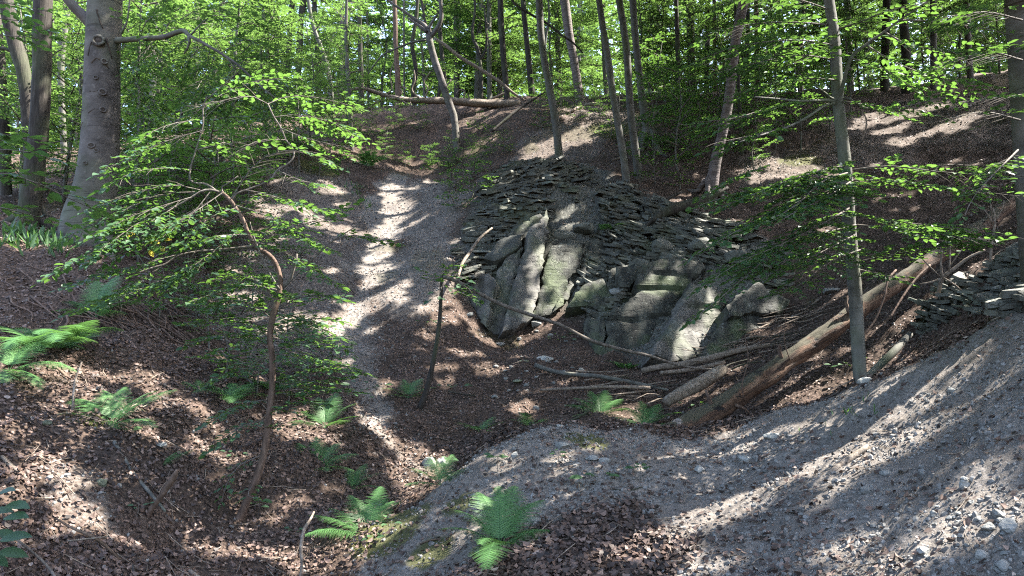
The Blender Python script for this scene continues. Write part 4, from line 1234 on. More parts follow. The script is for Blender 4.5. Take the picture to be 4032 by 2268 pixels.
# ------------------------------------------------------------------ shared understorey and far trees
def crown_mesh(seed, z0, z1, R, nb, size, q, twig, step, wood=True, rise=.25):
    global rng
    keep = rng; rng = np.random.default_rng(seed)
    w = MB(); l = MB()
    for i in range(nb):
        z = z0 + (z1 - z0) * (i + rng.random()) / nb
        a = i * 2.4 + rng.uniform(-.4, .4)
        f = (z - z0) / (z1 - z0)
        L = R * (1 - .55 * f) * rng.uniform(.6, 1.1)
        d = np.array([math.cos(a), math.sin(a), 0]); up = np.array([0, 0, 1.0])
        bend = rng.normal(0, .12, 3) * L
        p = [up * z + d * .03, up * (z + rise * L * .5) + d * L * .45 + bend * .5, up * (z + rise * L * .75) + d * L * .8 + bend, up * (z + rise * L * .7) + d * L + bend]
        bough(w if wood else None, l, p, .010 + .006 * R, twig=twig, size=size, step=step, q=q, tubes=False, tint=rng.uniform(.25, .8))
    rng = keep
    return (w.mesh('branch', M['twig']) if wood else None), l.mesh('foliage', M['leaf'] if size < .1 else M['leaf_far'])

def stem_mesh(seed, h, r, bark, bend=.25):
    rs = np.random.default_rng(seed)
    p = [(0, 0, -.4)] + [(rs.normal(0, bend) * f, rs.normal(0, bend) * f, h * f) for f in (.3, .6, 1.0)]
    m = MB(); smooth_tube(m, np.array(p, float), np.array([r * 1.15, r, r * .75, r * .25]), 8, .4, .05, seed)
    return m.mesh('trunk', M[bark])

class Kind:
    def __init__(self, stem, crown): self.stem = stem; self.branch, self.crown = crown
    def place(self, name, loc, rz, sc, label, cat, group):
        t = thing(name, loc, label, cat, group); t.rotation_euler[2] = rz; t.scale = (sc, sc, sc * rng.uniform(.9, 1.15))
        for nm, me in (('trunk', self.stem), ('branch', self.branch), ('foliage', self.crown)):
            if me is not None:
                o = bpy.data.objects.new(nm, me); COL.objects.link(o); o.parent = t
        return t

SAPL = [Kind(stem_mesh(100 + k, 2.6, .022, 'grey_bark', .15), crown_mesh(200 + k, .35, 2.7, 1.25, 17, .085, 'mid', .42, .085)) for k in range(4)]
BUSH = [Kind(stem_mesh(110 + k, .7, .012, 'grey_bark', .1), crown_mesh(220 + k, .12, .75, .55, 9, .075, 'mid', .22, .06)) for k in range(3)]
TALL = [Kind(stem_mesh(120 + k, 17, .13, ['grey_bark', 'rough_bark', 'beech_bark'][k % 3], .5), crown_mesh(240 + k, 2.0, 16, 3.2, 46, .15, 'lo', 1.0, .16, rise=.15)) for k in range(4)]
UNDER = [Kind(stem_mesh(130 + k, 6, .05, 'grey_bark', .3), crown_mesh(260 + k, .6, 6.2, 2.2, 34, .11, 'lo', .7, .11)) for k in range(4)]

ORD = 'leftmost second third fourth fifth sixth seventh eighth ninth tenth eleventh twelfth thirteenth fourteenth fifteenth sixteenth seventeenth eighteenth nineteenth twentieth'.split()
def ordinal(k, n):
    if k == 0: return 'leftmost'
    if k == n - 1: return 'rightmost'
    if k < 20: return ORD[k] + ' from the left'
    tens, u = divmod(k + 1, 10)
    return (['', '', 'twenty', 'thirty'][tens] + ('-' + ['', 'first', 'second', 'third', 'fourth', 'fifth', 'sixth', 'seventh', 'eighth', 'ninth'][u] if u else '')).replace('twenty', 'twenty') + ' from the left'
def put(kinds, spots, name, label, cat, group, s=(.8, 1.2), dz=-.05):
    order = sorted(range(len(spots)), key=lambda k: spots[k][0])
    base_label = label
    for i, sp in enumerate(spots):
        label = ordinal(order.index(i), len(spots)) + ' of the ' + group + ', ' + base_label
        px, py = sp[:2]
        w = P(px, py, sp[2]) if len(sp) > 2 else H1(px, py)
        w = w.copy(); w[2] = float(gbase(w[0], w[1])) + dz
        kinds[i % len(kinds)].place(name, w, rng.uniform(0, 6.28), rng.uniform(*s), label, cat, group)

# leafy saplings on the bank between beech and track
put(SAPL, [(185,255),(215,225),(245,205),(300,172),(165,225),(330,160),(228,178),(275,165),(190,200),(140,262,13.2),(205,265),(235,238),(262,195),(175,240),(150,240)], 'beech_sapling', 'leafy young beech', 'sapling', 'saplings on the left bank', (.75, 1.1))
put(UNDER, [(150,205,19),(190,195,20),(230,185,21.5),(265,175,22.5),(310,165,24),(130,215,17.5),(345,160,26.5),(60,225,18),(20,230,17)], 'beech_sapling', 'airy young beech', 'sapling', 'tall saplings behind the left bank', (.7, 1.0))
put(BUSH, [(200,300),(230,290),(210,270),(240,265),(180,300),(255,240),(262,290),(285,165),(300,155),(345,150),(220,315),(195,330),(240,330),(245,375),(280,365),(310,380),(255,395),(300,350),(225,380),(330,372),(290,405),(160,320),(210,345),(285,340),(175,310),(225,278),(265,255),(300,262),(190,275),(150,300),(275,235),(320,178),(250,310),(280,305)], 'low_shrub', 'small leafy shrub', 'shrub', 'low shrubs left of the track', (.7, 1.2))
put(SAPL, [(385,165,26),(405,150,26),(430,150,26),(450,160,25.5),(470,140,26),(370,150,27),(395,135,28),(420,132,28),(490,150,25),(340,140,28),(480,165,23.5)], 'beech_sapling', 'small green beech', 'sapling', 'saplings below the ridge', (.3, .5))
put(BUSH, [(440,165,25),(465,172,22),(505,145,25),(480,125,27),(452,190),(475,200),(455,215),(540,130),(560,120),(610,140),(660,150),(690,165),(745,150),(655,185),(680,190),(640,165)], 'low_shrub', 'small green shrub', 'shrub', 'low shrubs round the shale knoll', (.8, 1.3))
put(SAPL, [(655,170,22.5),(680,180,21.5),(665,150,24),(690,160,23),(700,150,24),(675,135,26),(755,160,22),(775,140,24),(800,150,23.5),(720,150,24.5),(735,130,26),(690,120,27),(830,140,25),(760,120,27.5),(850,115,27),(655,125,27)], 'beech_sapling', 'dark green beech', 'sapling', 'saplings behind the crag rim', (.8, 1.2))
put(SAPL, [(600,118,27),(560,108,28.5),(540,112,28),(575,120,26.5),(620,112,28)], 'beech_sapling', 'small young beech', 'sapling', 'saplings on the ridge top', (.4, .6))
put(UNDER, [(640,105,30),(665,105,30),(690,105,30),(720,105,29.5),(745,104,30),(775,104,30),(800,100,31),(830,96,31),(860,95,31),(890,90,32.5),(925,88,33),(960,86,33),(1000,82,33),(1040,80,33)], 'beech_sapling', 'bright beech', 'sapling', 'leafy beeches topping the right slope', (.7, 1.05))
far = []
for i in range(110):
    a = rng.uniform(-37, 37); r = rng.uniform(32, 64)
    far.append((r * math.sin(math.radians(a)), r * math.cos(math.radians(a))))
for i, (x, y) in enumerate(far):
    (UNDER if i % 2 else TALL)[i % 4].place('woodland_tree', (x, y, float(gbase(x, y)) - .1), rng.uniform(0, 6.28), rng.uniform(.8, 1.15), 'leafy tree in the dense wood beyond the ridge', 'tree', 'trees of the wood beyond the ridge')
# far edge of the wood as one mass
mb = MB(); n = 110000
a = np.radians(rng.uniform(-44, 44, n)); r = np.where(rng.random(n) < .5, rng.uniform(62, 82, n), rng.uniform(46, 62, n)); x = r * np.sin(a); y = r * np.cos(a)
z = gz_exact(x, y) + 26 * rng.random(n)
dens = fbm(np.stack([x, y, z], 1) * .22, 3, 8)
k = dens > np.where(r > 60, -.5, .0)
leaves(mb, np.stack([x, y, z], 1)[k], rng.normal(size=(k.sum(), 3)) * [1, 1, .5], rng.normal(0, .5, (k.sum(), 3)) + [0, 0, 1], rng.uniform(.5, 1.0, k.sum()) * np.where(r[k] > 60, 1, .55), 'lo')
tag(mb.obj('far_wood', M['leaf_far']), kind='stuff')

# ------------------------------------------------------------------ unseen overhead canopy, added and shaped to cast shade and leave sun flecks
CAN_T = [(13.5, 7.5), (11.0, 14.5), (17.5, 17.0), (6.5, -1.5), (17.0, 2.5), (22.5, 25.5), (13.0, 28.0), (3.5, 22.0)]
def build_shade_canopy():
    n = 600000
    x = rng.uniform(-3, 30, n); y = rng.uniform(1, 37, n)
    lay = rng.random(n)
    z0 = np.maximum(gbase(x, y) + 7.0, 2.6 + .60 * y)
    z = z0 + 5.0 * lay ** 1.3
    # only above ground the sun would otherwise reach in view
    gx = x - SUN[0] / SUN[2] * (z - 3); gy = y - SUN[1] / SUN[2] * (z - 3)
    clump = fbm(np.stack([x, y, z], 1) * .55, 3, 15)
    k = (gx > -13) & (gx < 13 + gy * .3) & (gy < 30) & (clump > -.6 + .65 * sstep(20, 30, gy))
    p = np.stack([x, y, z], 1)[k]
    p = p[~lets_sun(p)]
    tr = np.array(CAN_T); own = np.argmin((p[:, None, 0] - tr[None, :, 0]) ** 2 + (p[:, None, 1] - tr[None, :, 1]) ** 2, 1)
    LBL = ['tall beech right of the view shading the bare grey mound', 'tall beech up the right bank shading the hollow', 'tall beech on the far right slope shading the crag', 'tall beech beside the viewpoint shading the near ground', 'tall beech at the foot of the right bank', 'tall beech high on the right slope shading the ridge', 'tall beech on the ridge shading the track', 'tall beech above the knoll shading the left bank']
    for i, (tx, ty) in enumerate(CAN_T):
        q = p[own == i]; m = len(q)
        if m < 10: continue
        base = np.array([tx, ty, float(gbase(tx, ty))])
        t = thing('canopy_beech', base, LBL[i], 'tree', 'tall beeches whose crowns shade the hollow')
        top = q[:, 2].max() - base[2]
        mb = MB(); smooth_tube(mb, np.array([[0, 0, -.4], [.1, 0, top * .4], [-.1, .1, top * .75], [0, 0, top]]), np.array([.24, .19, .13, .04]), 12, .4, .03, i)
        if ty / max(abs(tx), .1) < 1.35:
            mb.obj('trunk', M['beech_bark'], t)
        l = MB()
        leaves(l, q - base, rng.normal(size=(m, 3)) * [1, 1, .35], rng.normal(0, .45, (m, 3)) + [0, 0, 1], rng.uniform(.17, .28, m), 'lo')
        l.obj('foliage', M['leaf_canopy'], t)
build_shade_canopy()

# ------------------------------------------------------------------ crooked sapling in the middle left
sb = P(237, 521, 7.85); sb[2] = float(gbase(sb[0], sb[1]))
sap = thing('crooked_sapling', sb, 'crooked brown sapling arching left out of the gully with thin leafy sprays', 'tree')
SD = 7.9
def sp_limb(path, d, n=8, name='limb', bark='brown_bark', rough=.08):
    p, r = px_path(path, d); m = MB(); smooth_tube(m, p - sb, r, n, .05, rough, len(path) * 7, 6); return m.obj(name, M[bark], sap)
m = MB(); p, r = px_path([(236,526,8),(244,508,7.6),(256,480,7),(264,452,6.6),(268,425,6.2),(272,390,6),(272,360,5.8),(270,335,5.8),(274,312,6.2),(279,295,5.6),(280,278,4.8),(276,264,4.4),(268,254,4.2),(256,247,4.2),(249,235,3.8),(243,220,3.6),(236,208,3.6),(229,199,3.6),(222,193,3.4)], [7.8, 7.9, 8.0, 8.1, 8.2, 8.3])
smooth_tube(m, p - sb, r * 1.08, 10, .05, .07, 3, 6); m.obj('trunk', M['brown_bark'], sap)
sp_limb([(279,291,4.5),(284,286,4.2),(290,280,3.8),(293,270,3.6),(296,260,3.2),(297,254,2)], 8.1, 8, 'stub', 'twig')
sp_limb([(254,246,3.2),(236,248,2.6),(215,250,2.5),(195,252,2.4),(178,256,2.3),(166,264,2.2),(152,268,2),(138,273,1.8),(120,276,1.2)], [8.1, 8.0, 7.9, 7.8], 7, 'limb', 'twig')
sp_limb([(222,193,3),(212,190,2.6),(202,191,2.4),(192,197,2),(178,205,1.6),(160,212,1.2)], [8.3, 8.1], 7, 'limb', 'twig')
sp_limb([(215,190,2.4),(206,184,2),(192,182,2),(190,170,1.7),(196,150,1.6),(203,125,1.6),(203,108,1.5),(207,96,1.3)], [8.3, 8.4], 6, 'limb', 'twig')
sp_limb([(231,202,2.4),(236,194,2),(246,190,2),(262,184,1.9),(272,178,1.9),(277,170,1.7),(288,164,1.7),(294,156,1.8),(293,149,1.6),(286,140,1.5)], [8.3, 8.5], 6, 'limb', 'twig')
sp_limb([(286,141,1.6),(281,128,1.5),(274,117,1.5),(268,104,1.2)], 8.5, 6, 'limb', 'twig')
sp_limb([(226,196,2),(221,188,1.6),(229,183,1.4),(238,176,1.2)], 8.3, 5, 'limb', 'twig')
sp_limb([(280,290,2),(268,270,1.5),(255,240,1.3),(250,222,1)], 7.9, 5, 'limb', 'twig')
sp_limb([(284,288,1.5),(310,262,1.3),(334,240,1.2),(356,226,1),(366,212,.8)], [8, 7.6], 5, 'limb', 'twig')
sp_limb([(269,430,1.6),(262,420,1.2),(268,412,1.2),(262,404,1)], 8, 5, 'dead_twig', 'dead_wood')
sp_limb([(268,428,1.5),(272,415,1.2),(266,400,1),(272,392,.8)], 7.95, 5, 'dead_twig', 'dead_wood')
BO = []
HZ = dict(size=.088, twig=.48, q='hi', step=.062)
def hb(*pp, **kw):
    a = dict(HZ); a.update(kw); BO.append(px_bough(pp, .006, **a))
hb((203,108,8.4),(225,92,8.6),(250,82,8.7),(285,78,8.8), tint=.9)  # high tint paints the sunlight on the top sprays into the leaf colour
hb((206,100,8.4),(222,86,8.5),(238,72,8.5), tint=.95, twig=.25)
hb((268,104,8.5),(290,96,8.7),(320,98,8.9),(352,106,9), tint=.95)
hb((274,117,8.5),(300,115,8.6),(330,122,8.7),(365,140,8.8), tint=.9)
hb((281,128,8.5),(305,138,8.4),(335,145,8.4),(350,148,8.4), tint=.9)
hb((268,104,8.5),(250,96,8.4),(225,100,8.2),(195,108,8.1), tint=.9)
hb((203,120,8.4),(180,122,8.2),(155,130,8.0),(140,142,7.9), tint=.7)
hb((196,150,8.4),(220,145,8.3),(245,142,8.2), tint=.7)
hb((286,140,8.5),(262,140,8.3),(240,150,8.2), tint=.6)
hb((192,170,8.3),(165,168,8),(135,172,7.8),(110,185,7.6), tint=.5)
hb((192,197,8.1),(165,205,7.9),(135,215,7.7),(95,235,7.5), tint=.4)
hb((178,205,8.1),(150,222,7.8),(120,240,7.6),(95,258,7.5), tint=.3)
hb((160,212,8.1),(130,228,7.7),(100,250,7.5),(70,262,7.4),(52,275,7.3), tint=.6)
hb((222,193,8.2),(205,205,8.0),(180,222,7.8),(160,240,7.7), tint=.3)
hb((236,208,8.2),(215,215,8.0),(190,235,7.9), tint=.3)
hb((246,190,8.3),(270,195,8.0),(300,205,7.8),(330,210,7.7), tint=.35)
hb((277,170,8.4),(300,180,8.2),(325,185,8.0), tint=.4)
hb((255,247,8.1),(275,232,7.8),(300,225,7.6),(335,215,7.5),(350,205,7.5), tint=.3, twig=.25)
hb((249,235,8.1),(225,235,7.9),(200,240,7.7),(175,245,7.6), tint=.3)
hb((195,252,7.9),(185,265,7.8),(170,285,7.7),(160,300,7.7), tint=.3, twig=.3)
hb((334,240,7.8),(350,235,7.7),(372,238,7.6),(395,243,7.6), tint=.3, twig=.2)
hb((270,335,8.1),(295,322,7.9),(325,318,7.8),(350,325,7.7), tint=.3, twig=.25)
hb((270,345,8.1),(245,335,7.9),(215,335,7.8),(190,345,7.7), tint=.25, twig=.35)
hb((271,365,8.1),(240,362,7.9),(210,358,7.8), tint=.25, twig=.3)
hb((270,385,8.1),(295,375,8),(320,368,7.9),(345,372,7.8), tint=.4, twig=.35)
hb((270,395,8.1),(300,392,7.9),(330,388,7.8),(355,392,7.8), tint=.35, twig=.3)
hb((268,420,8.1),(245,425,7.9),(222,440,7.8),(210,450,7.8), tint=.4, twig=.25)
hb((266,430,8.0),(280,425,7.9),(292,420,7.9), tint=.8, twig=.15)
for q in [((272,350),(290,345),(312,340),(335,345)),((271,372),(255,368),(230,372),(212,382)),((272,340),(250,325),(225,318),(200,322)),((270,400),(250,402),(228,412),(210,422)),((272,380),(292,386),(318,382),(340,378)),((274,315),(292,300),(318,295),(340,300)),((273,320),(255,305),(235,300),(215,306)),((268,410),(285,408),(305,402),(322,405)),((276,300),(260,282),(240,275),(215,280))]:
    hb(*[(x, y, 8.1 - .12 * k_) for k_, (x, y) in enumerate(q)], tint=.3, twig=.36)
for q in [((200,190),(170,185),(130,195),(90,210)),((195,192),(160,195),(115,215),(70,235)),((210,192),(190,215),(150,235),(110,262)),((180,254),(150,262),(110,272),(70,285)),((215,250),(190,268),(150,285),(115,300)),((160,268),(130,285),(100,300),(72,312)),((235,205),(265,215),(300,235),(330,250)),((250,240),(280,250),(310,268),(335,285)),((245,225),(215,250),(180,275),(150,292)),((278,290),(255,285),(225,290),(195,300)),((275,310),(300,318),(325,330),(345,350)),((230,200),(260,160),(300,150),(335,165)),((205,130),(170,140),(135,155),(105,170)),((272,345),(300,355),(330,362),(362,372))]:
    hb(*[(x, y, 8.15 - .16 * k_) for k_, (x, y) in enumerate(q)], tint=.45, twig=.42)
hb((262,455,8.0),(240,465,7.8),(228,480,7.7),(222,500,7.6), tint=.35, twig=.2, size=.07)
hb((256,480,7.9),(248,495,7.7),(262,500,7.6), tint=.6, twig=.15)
foliage_on(sap, sb, BO)
m = MB()
yp = np.array([P(*q) for q in [(160,243,7.9),(162,247,7.9),(150,250,7.9),(172,240,7.9),(100,203,7.6),(135,233,7.7)]]) - sb
leaves(m, yp, rng.normal(size=(len(yp), 3)), rng.normal(0, .4, (len(yp), 3)) + [0, -.4, .6], .10, 'hi'); o = m.obj('leaf', M['yellow_leaf'], sap); o['kind'] = 'stuff'

# foliage hanging from the limb of the big beech and behind it
BO = []
def bb(*pp, **kw):
    a = dict(size=.085, twig=.6, q='mid', step=.08, droop=.3); a.update(kw); BO.append(px_bough(pp, .008, **a))
for (x0, y0, x1, y1, d) in [(205,44,170,80,12.4),(215,50,200,95,12.2),(225,56,240,100,12.0),(238,65,225,110,12.2),(250,78,265,115,12),(190,36,150,70,12.6),(180,33,140,60,12.8),(160,37,135,85,12.9),(150,38,165,75,12.9),
                            (200,40,215,20,12.4),(220,54,250,40,12.2),(238,66,270,60,12),(256,82,290,90,11.8),(165,36,190,14,12.9),(140,39,160,15,13),(240,70,205,120,12.6),(210,48,185,110,12.8),(258,84,275,120,12.0),
                            (130,60,150,110,13.6),(130,80,170,120,13.8),(130,95,145,140,13.5),(128,30,175,8,13.4),(180,20,225,10,13),(230,30,275,22,13),(200,10,250,-5,13.2)]:
    xm, ym = (x0 + x1) / 2 + rng.uniform(-8, 8), (y0 + y1) / 2 - 6
    bb((x0, y0, d), (xm, ym, d + rng.uniform(-.4, .4)), (x1, y1, d + rng.uniform(-.8, .6)), tint=rng.uniform(.1, .5))
foliage_on(beech, beech_base, BO)

# overhanging twigs at the left edge, near the lens
lb = np.array([-4.4, 4.6, float(gbase(-4.4, 4.6))])
edge = thing('hazel_shrub', lb, 'near broad-leaved twigs reaching in over the left edge at mid height', 'shrub')
m = MB(); smooth_tube(m, np.array([[0, 0, -.3], [.1, .1, 1.0], [.25, .3, 2.2], [.3, .6, 3.4]]), np.array([.03, .026, .02, .012]), 8, .2, .05, 2); m.obj('trunk', M['brown_bark'], edge)
BO = []
def eb(*pp, **kw):
    a = dict(size=.115, twig=.30, q='hi', step=.11); a.update(kw); BO.append(px_bough(pp, .006, **a))
eb((-90,190,5.2),(-40,178,5.2),(0,172,5.4),(35,182,5.6),(62,195,5.8),(95,210,6.0), tint=.2)
eb((-70,160,5.6),(-20,152,5.7),(20,150,5.8),(55,160,6), tint=.2)
eb((-60,205,5.8),(-10,205,5.9),(30,215,6.1),(60,222,6.3), tint=.25)
eb((-60,135,6.4),(-10,132,6.4),(30,140,6.6), tint=.3)
eb((-60,20,6.8),(-10,18,6.8),(25,22,6.9),(48,35,7.0), tint=.7, size=.1)
eb((-60,-5,6.8),(-10,0,6.8),(30,8,6.9),(50,12,7.0), tint=.8, size=.1)
eb((-30,35,6.9),(10,36,6.9),(45,38,7.0), tint=.6, size=.1)
foliage_on(edge, lb, BO)
lc = H1(-8, 560)
cor = thing('maple_seedling', lc, 'broad dark green leaves at the bottom left corner', 'plant', None)
m = MB(); smooth_tube(m, np.array([[0, 0, -.05], [.02, 0, .2], [.0, .02, .5]]), np.array([.006, .005, .003]), 5, .1, 0, 1); m.obj('stem', M['twig'], cor)
for (px, py, d, dx, dz, s) in [(2,495,4.7,1,.25,.15),(12,505,4.65,1,-.1,.16),(-4,512,4.7,1,.0,.14),(10,518,4.6,1,.05,.17),(0,532,4.7,1,-.3,.15),(6,540,4.6,1,.1,.19),(4,552,4.6,1,-.25,.17),(-6,556,4.65,1,-.5,.14)]:
    q = P(px - 6, py, d) - lc; m = MB()
    leaves(m, [q], [[dx, rng.uniform(-.4, .4), dz]], [[rng.uniform(-.3, .3), -.45, 1]], s, 'hi', .2)
    m.obj('leaf', M['leaf'], cor)
    m2 = MB(); smooth_tube(m2, np.array([[0, .02, .3], (np.array([0, .02, .4]) + q) / 2, q]), np.array([.002, .002, .0015]), 4, .1, 0, 1); m2.obj('stalk', M['twig'], cor)

# ------------------------------------------------------------------ ferns
PIN = np.array([(0,0,0),(.3,.10,.03),(.75,.07,.02),(1,0,-.03),(.75,-.07,.02),(.3,-.10,.03)])
LEAF_T['pin'] = (PIN, [np.array([(0,3,2,1),(0,5,4,3)])])
def frond(L, az, elev, bend, seed, hi=True, twist=0):
    rs = np.random.default_rng(seed); m = MB()
    n = 24 if hi else 17
    s = np.linspace(0, 1, 30); e = elev - bend * s ** 1.3
    dirv = np.stack([np.cos(e) * math.cos(az), np.cos(e) * math.sin(az), np.sin(e)], 1)
    pts = np.vstack([[0, 0, 0], np.cumsum(dirv[:-1] * L / 29, 0)])
    T = nrmz(np.gradient(pts, axis=0))
    V, F = tube(pts, np.linspace(.0032, .0008, 30) * (L / .5), 4, cap=False); m.add(V, F, .15)
    side0 = np.array([-math.sin(az), math.cos(az), twist]); side0 = nrmz(side0)
    for i in range(n):
        t = .14 + .86 * (i + .5) / n; k = t * 29; j = min(int(k), 28); p = pts[j] + (pts[j + 1] - pts[j]) * (k - j); tg = T[j]
        up = nrmz(np.cross(tg, side0)); up = up if up[2] > -.2 else -up
        w = L * .30 * math.sin(math.pi * min(1, (t - .06) ** .62)) ** .9 * rs.uniform(.88, 1.08) + .006
        for sg in (1, -1):
            d = nrmz(side0 * sg * .92 + tg * .38 - up * .10 + rs.normal(0, .04, 3))
            if hi and w > .03:
                q = max(5, int(w / .008)); ss = (np.arange(q) + .5) / q
                pos = p + d * (ss * w)[:, None] - np.outer(.12 * w * ss ** 2, up)
                pl = (.0125 * L / .5) * (1 - ss * .8) + .0015
                for sd in (1, -1):
                    e2 = nrmz(np.cross(up, d)) * sd
                    leaves(m, pos, e2 * .9 + d * .35 + np.zeros((q, 3)), np.tile(up, (q, 1)), pl, 'lo', np.full(q, np.clip(rs.normal(.5, .15), 0, 1)))
            else:
                leaves(m, [p], [d], [up], [w], 'pin', np.array([np.clip(rs.normal(.5, .2), 0, 1)]))
    return m
def fern(px, py, label, spec, hi=True, name='fern', group=None, seed=0, d=None, sc=1.15):
    w = H1(px, py) if d is None else P(px, py, d)
    t = thing(name, w, label, 'fern', group)
    for k, (az, L, el, bend) in enumerate(spec):
        L = L * sc
        m = frond(L, math.radians(az), math.radians(el), math.radians(bend), seed * 31 + k, hi or w[1] < 13, rng.uniform(-.25, .25))
        m.obj('frond', M['fern'], t)
    return t
def whorl(n, L, a0=0, el=55, bend=75, sp=360):
    return [(a0 + sp * k / n + rng.uniform(-16, 16), L * rng.uniform(.8, 1.12), el + rng.uniform(-12, 12), bend + rng.uniform(-12, 15)) for k in range(n)]
# azimuth: 0 = right, 90 = away, 270 = towards the lens
fern(500, 548, 'fresh green fern in the middle of the foreground mound', [(75,.52,62,45),(115,.50,60,50),(42,.50,56,55),(150,.42,52,50),(165,.46,35,55),(262,.55,30,75),(10,.36,35,45),(250,.36,40,60),(95,.42,78,40)], True, seed=1, sc=1.35)
fern(368, 538, 'bright green fern at the foot of the mound beside the leafy gully', [(80,.42,72,45),(130,.40,62,45),(185,.46,38,40),(205,.46,26,45),(160,.40,50,50),(50,.34,65,50),(100,.36,60,60)], True, seed=2, sc=1.4)
fern(383, 520, 'small pale fern touching the bright gully fern', [(50,.26,55,50),(10,.26,45,50),(95,.24,65,40),(280,.24,30,60)], True, seed=3)
fern(318, 470, 'dark green fern on the shaded gully bank by the sapling foot', [(170,.46,45,50),(150,.42,60,50),(110,.42,70,50),(60,.42,60,55),(20,.44,40,50),(340,.42,20,45),(200,.40,25,40),(300,.34,20,40)], True, seed=4)
fern(352, 490, 'small dark fern between gully bank and bright gully fern', [(70,.36,60,45),(30,.36,45,45),(330,.34,25,40),(110,.3,60,50),(200,.3,20,40)], True, seed=5)
fern(325, 428, 'sunlit fern beside the lower end of the dusty track', [(80,.5,70,45),(120,.46,68,50),(40,.48,55,50),(10,.48,35,50),(160,.44,50,60),(200,.42,30,50),(330,.38,30,40)], True, seed=6)
fern(112, 425, 'wide dark fern in the middle of the left slope', [(160,.62,42,45),(185,.56,28,45),(130,.5,60,50),(100,.46,68,45),(60,.56,55,50),(30,.62,48,40),(335,.56,20,50),(300,.4,20,50),(215,.5,15,45)], True, seed=7)
fern(40, 352, 'large fern clump hanging over the upper left bank', whorl(10, .72, 10, 45, 80), False, seed=8)
fern(95, 318, 'upright fern on the bank rim below the big beech', [(80,.7,75,45),(50,.72,62,50),(120,.66,70,50),(20,.6,45,60),(160,.62,45,60),(340,.5,25,50),(200,.5,30,60)], False, seed=9)
fern(8, 372, 'bluish fern drooping at the left edge', [(20,.6,30,70),(330,.6,10,60),(70,.6,60,60),(300,.55,10,50),(120,.55,60,60)], False, seed=10)
fern(70, 348, 'fern between the drooping clump and the upright bank fern', whorl(8, .58, 30, 48, 70), False, seed=11)
fern(600, 416, 'fern with sunlit fronds growing through the twigs in the hollow', [(170,.5,35,45),(150,.46,50,45),(110,.46,65,45),(70,.5,60,40),(40,.5,45,45),(10,.44,30,45),(330,.36,15,40),(205,.42,15,35)], True, seed=12)
fern(645, 428, 'dark fern at the lower end of the large fallen log', [(20,.56,38,45),(50,.5,55,45),(90,.46,65,45),(130,.44,55,45),(170,.4,35,40),(345,.5,20,45),(200,.36,20,30)], True, seed=13)
fern(408, 398, 'fern beside the foot of the leaning dark pole', [(170,.4,40,50),(110,.4,60,50),(60,.42,60,50),(20,.42,40,50),(220,.36,20,30),(330,.34,20,30)], False, seed=14)
fern(440, 485, 'dim fern at the shaded edge of the mound by the grey stones', [(160,.38,40,40),(120,.36,60,40),(70,.38,60,40),(30,.38,40,40),(200,.34,15,30)], True, seed=15)
fern(272, 395, 'fern hidden behind the sapling stem', whorl(7, .5, 40, 50, 70), False, seed=16)
fern(232, 402, 'fern spreading to the left of the sapling stem', whorl(7, .48, 80, 40, 60), False, seed=17)
fern(367, 168, 'pale fern on the rim where the track drops over', whorl(7, .7, 0, 55, 70), False, seed=18)
fern(612, 232, 'small fern in the crevice of the crag', whorl(6, .42, 180, 45, 60), False, seed=19)
fern(480, 432, 'low sparse fern in the hollow behind the mound', whorl(6, .36, 10, 30, 40), False, seed=20)
fern(530, 428, 'thin fern behind the crest of the mound', whorl(5, .34, 40, 40, 50), False, seed=21)
fern(160, 468, 'single small fern frond pair on the lower left slope', [(60,.24,50,40),(20,.3,45,40)], False, seed=22)
fern(200, 392, 'little pale fern low on the bank left of the sapling', [(170,.3,40,40),(120,.25,50,40),(60,.26,50,40)], False, seed=23)
fern(625, 372, 'thin fern at the foot of the mossy corner block', whorl(6, .34, 10, 45, 50), False, seed=24)
fern(250, 345, 'dim fern in the dark ravine left of the track', whorl(6, .5, 0, 40, 60), False, seed=25)
fern(205, 318, 'fern tuft behind the left bank rim', whorl(6, .5, 20, 50, 60), False, seed=26)

# ------------------------------------------------------------------ seedlings on the mound
def seedling(px, py, label, n, s, cat='plant', name='maple_seedling', h=.12, q='hi', spread=.12):
    w = H1(px, py); t = thing(name, w, label, cat)
    m = MB(); smooth_tube(m, np.array([[0, 0, -.03], [.01, 0, h * .5], [0, .01, h]]), np.array([.003, .0025, .002]), 5, .05, 0, 1); m.obj('stem', M['twig'], t)
    for k in range(n):
        a = 6.28 * k / n + rng.uniform(-.4, .4); d = np.array([math.cos(a), math.sin(a), rng.uniform(-.2, .25)])
        m = MB(); sz = s * rng.uniform(.7, 1.15); st = np.array([0, 0, h * rng.uniform(.7, 1)]) + d * spread * rng.uniform(.1, 1)
        leaves(m, [st], [d], [[rng.uniform(-.3, .3), -.35, 1]], sz, q, rng.uniform(.2, .9)); m.obj('leaf', M['leaf'], t)
    return t
seedling(597, 485, 'maple seedling with broad dark leaves on the mound', 7, .13, spread=.16)
seedling(640, 478, 'wilted seedling with curled leaves on the right of the mound', 8, .10)
seedling(497, 468, 'light green seedling on the top of the mound', 7, .11, h=.14)
seedling(558, 462, 'small dark seedling near the moss on the mound crest', 5, .08)
seedling(391, 533, 'small bright seedling between the two foreground ferns', 5, .08)
seedling(452, 468, 'thin yellowish seedling on the shaded flank of the mound', 5, .07)
seedling(375, 548, 'dark seedling under the pale fern', 4, .09)
seedling(137, 517, 'tiny yellow-green seedling beside the broken stick', 5, .06)
seedling(258, 515, 'bright leafy seedling at the foot of the crooked sapling', 6, .08)
seedling(235, 470, 'pale seedling left of the sapling stem', 6, .08, h=.2)
seedling(128, 440, 'two-leaved seedling on the left slope', 4, .11)
seedling(295, 540, 'leafy sprig in the gully bottom', 6, .07)
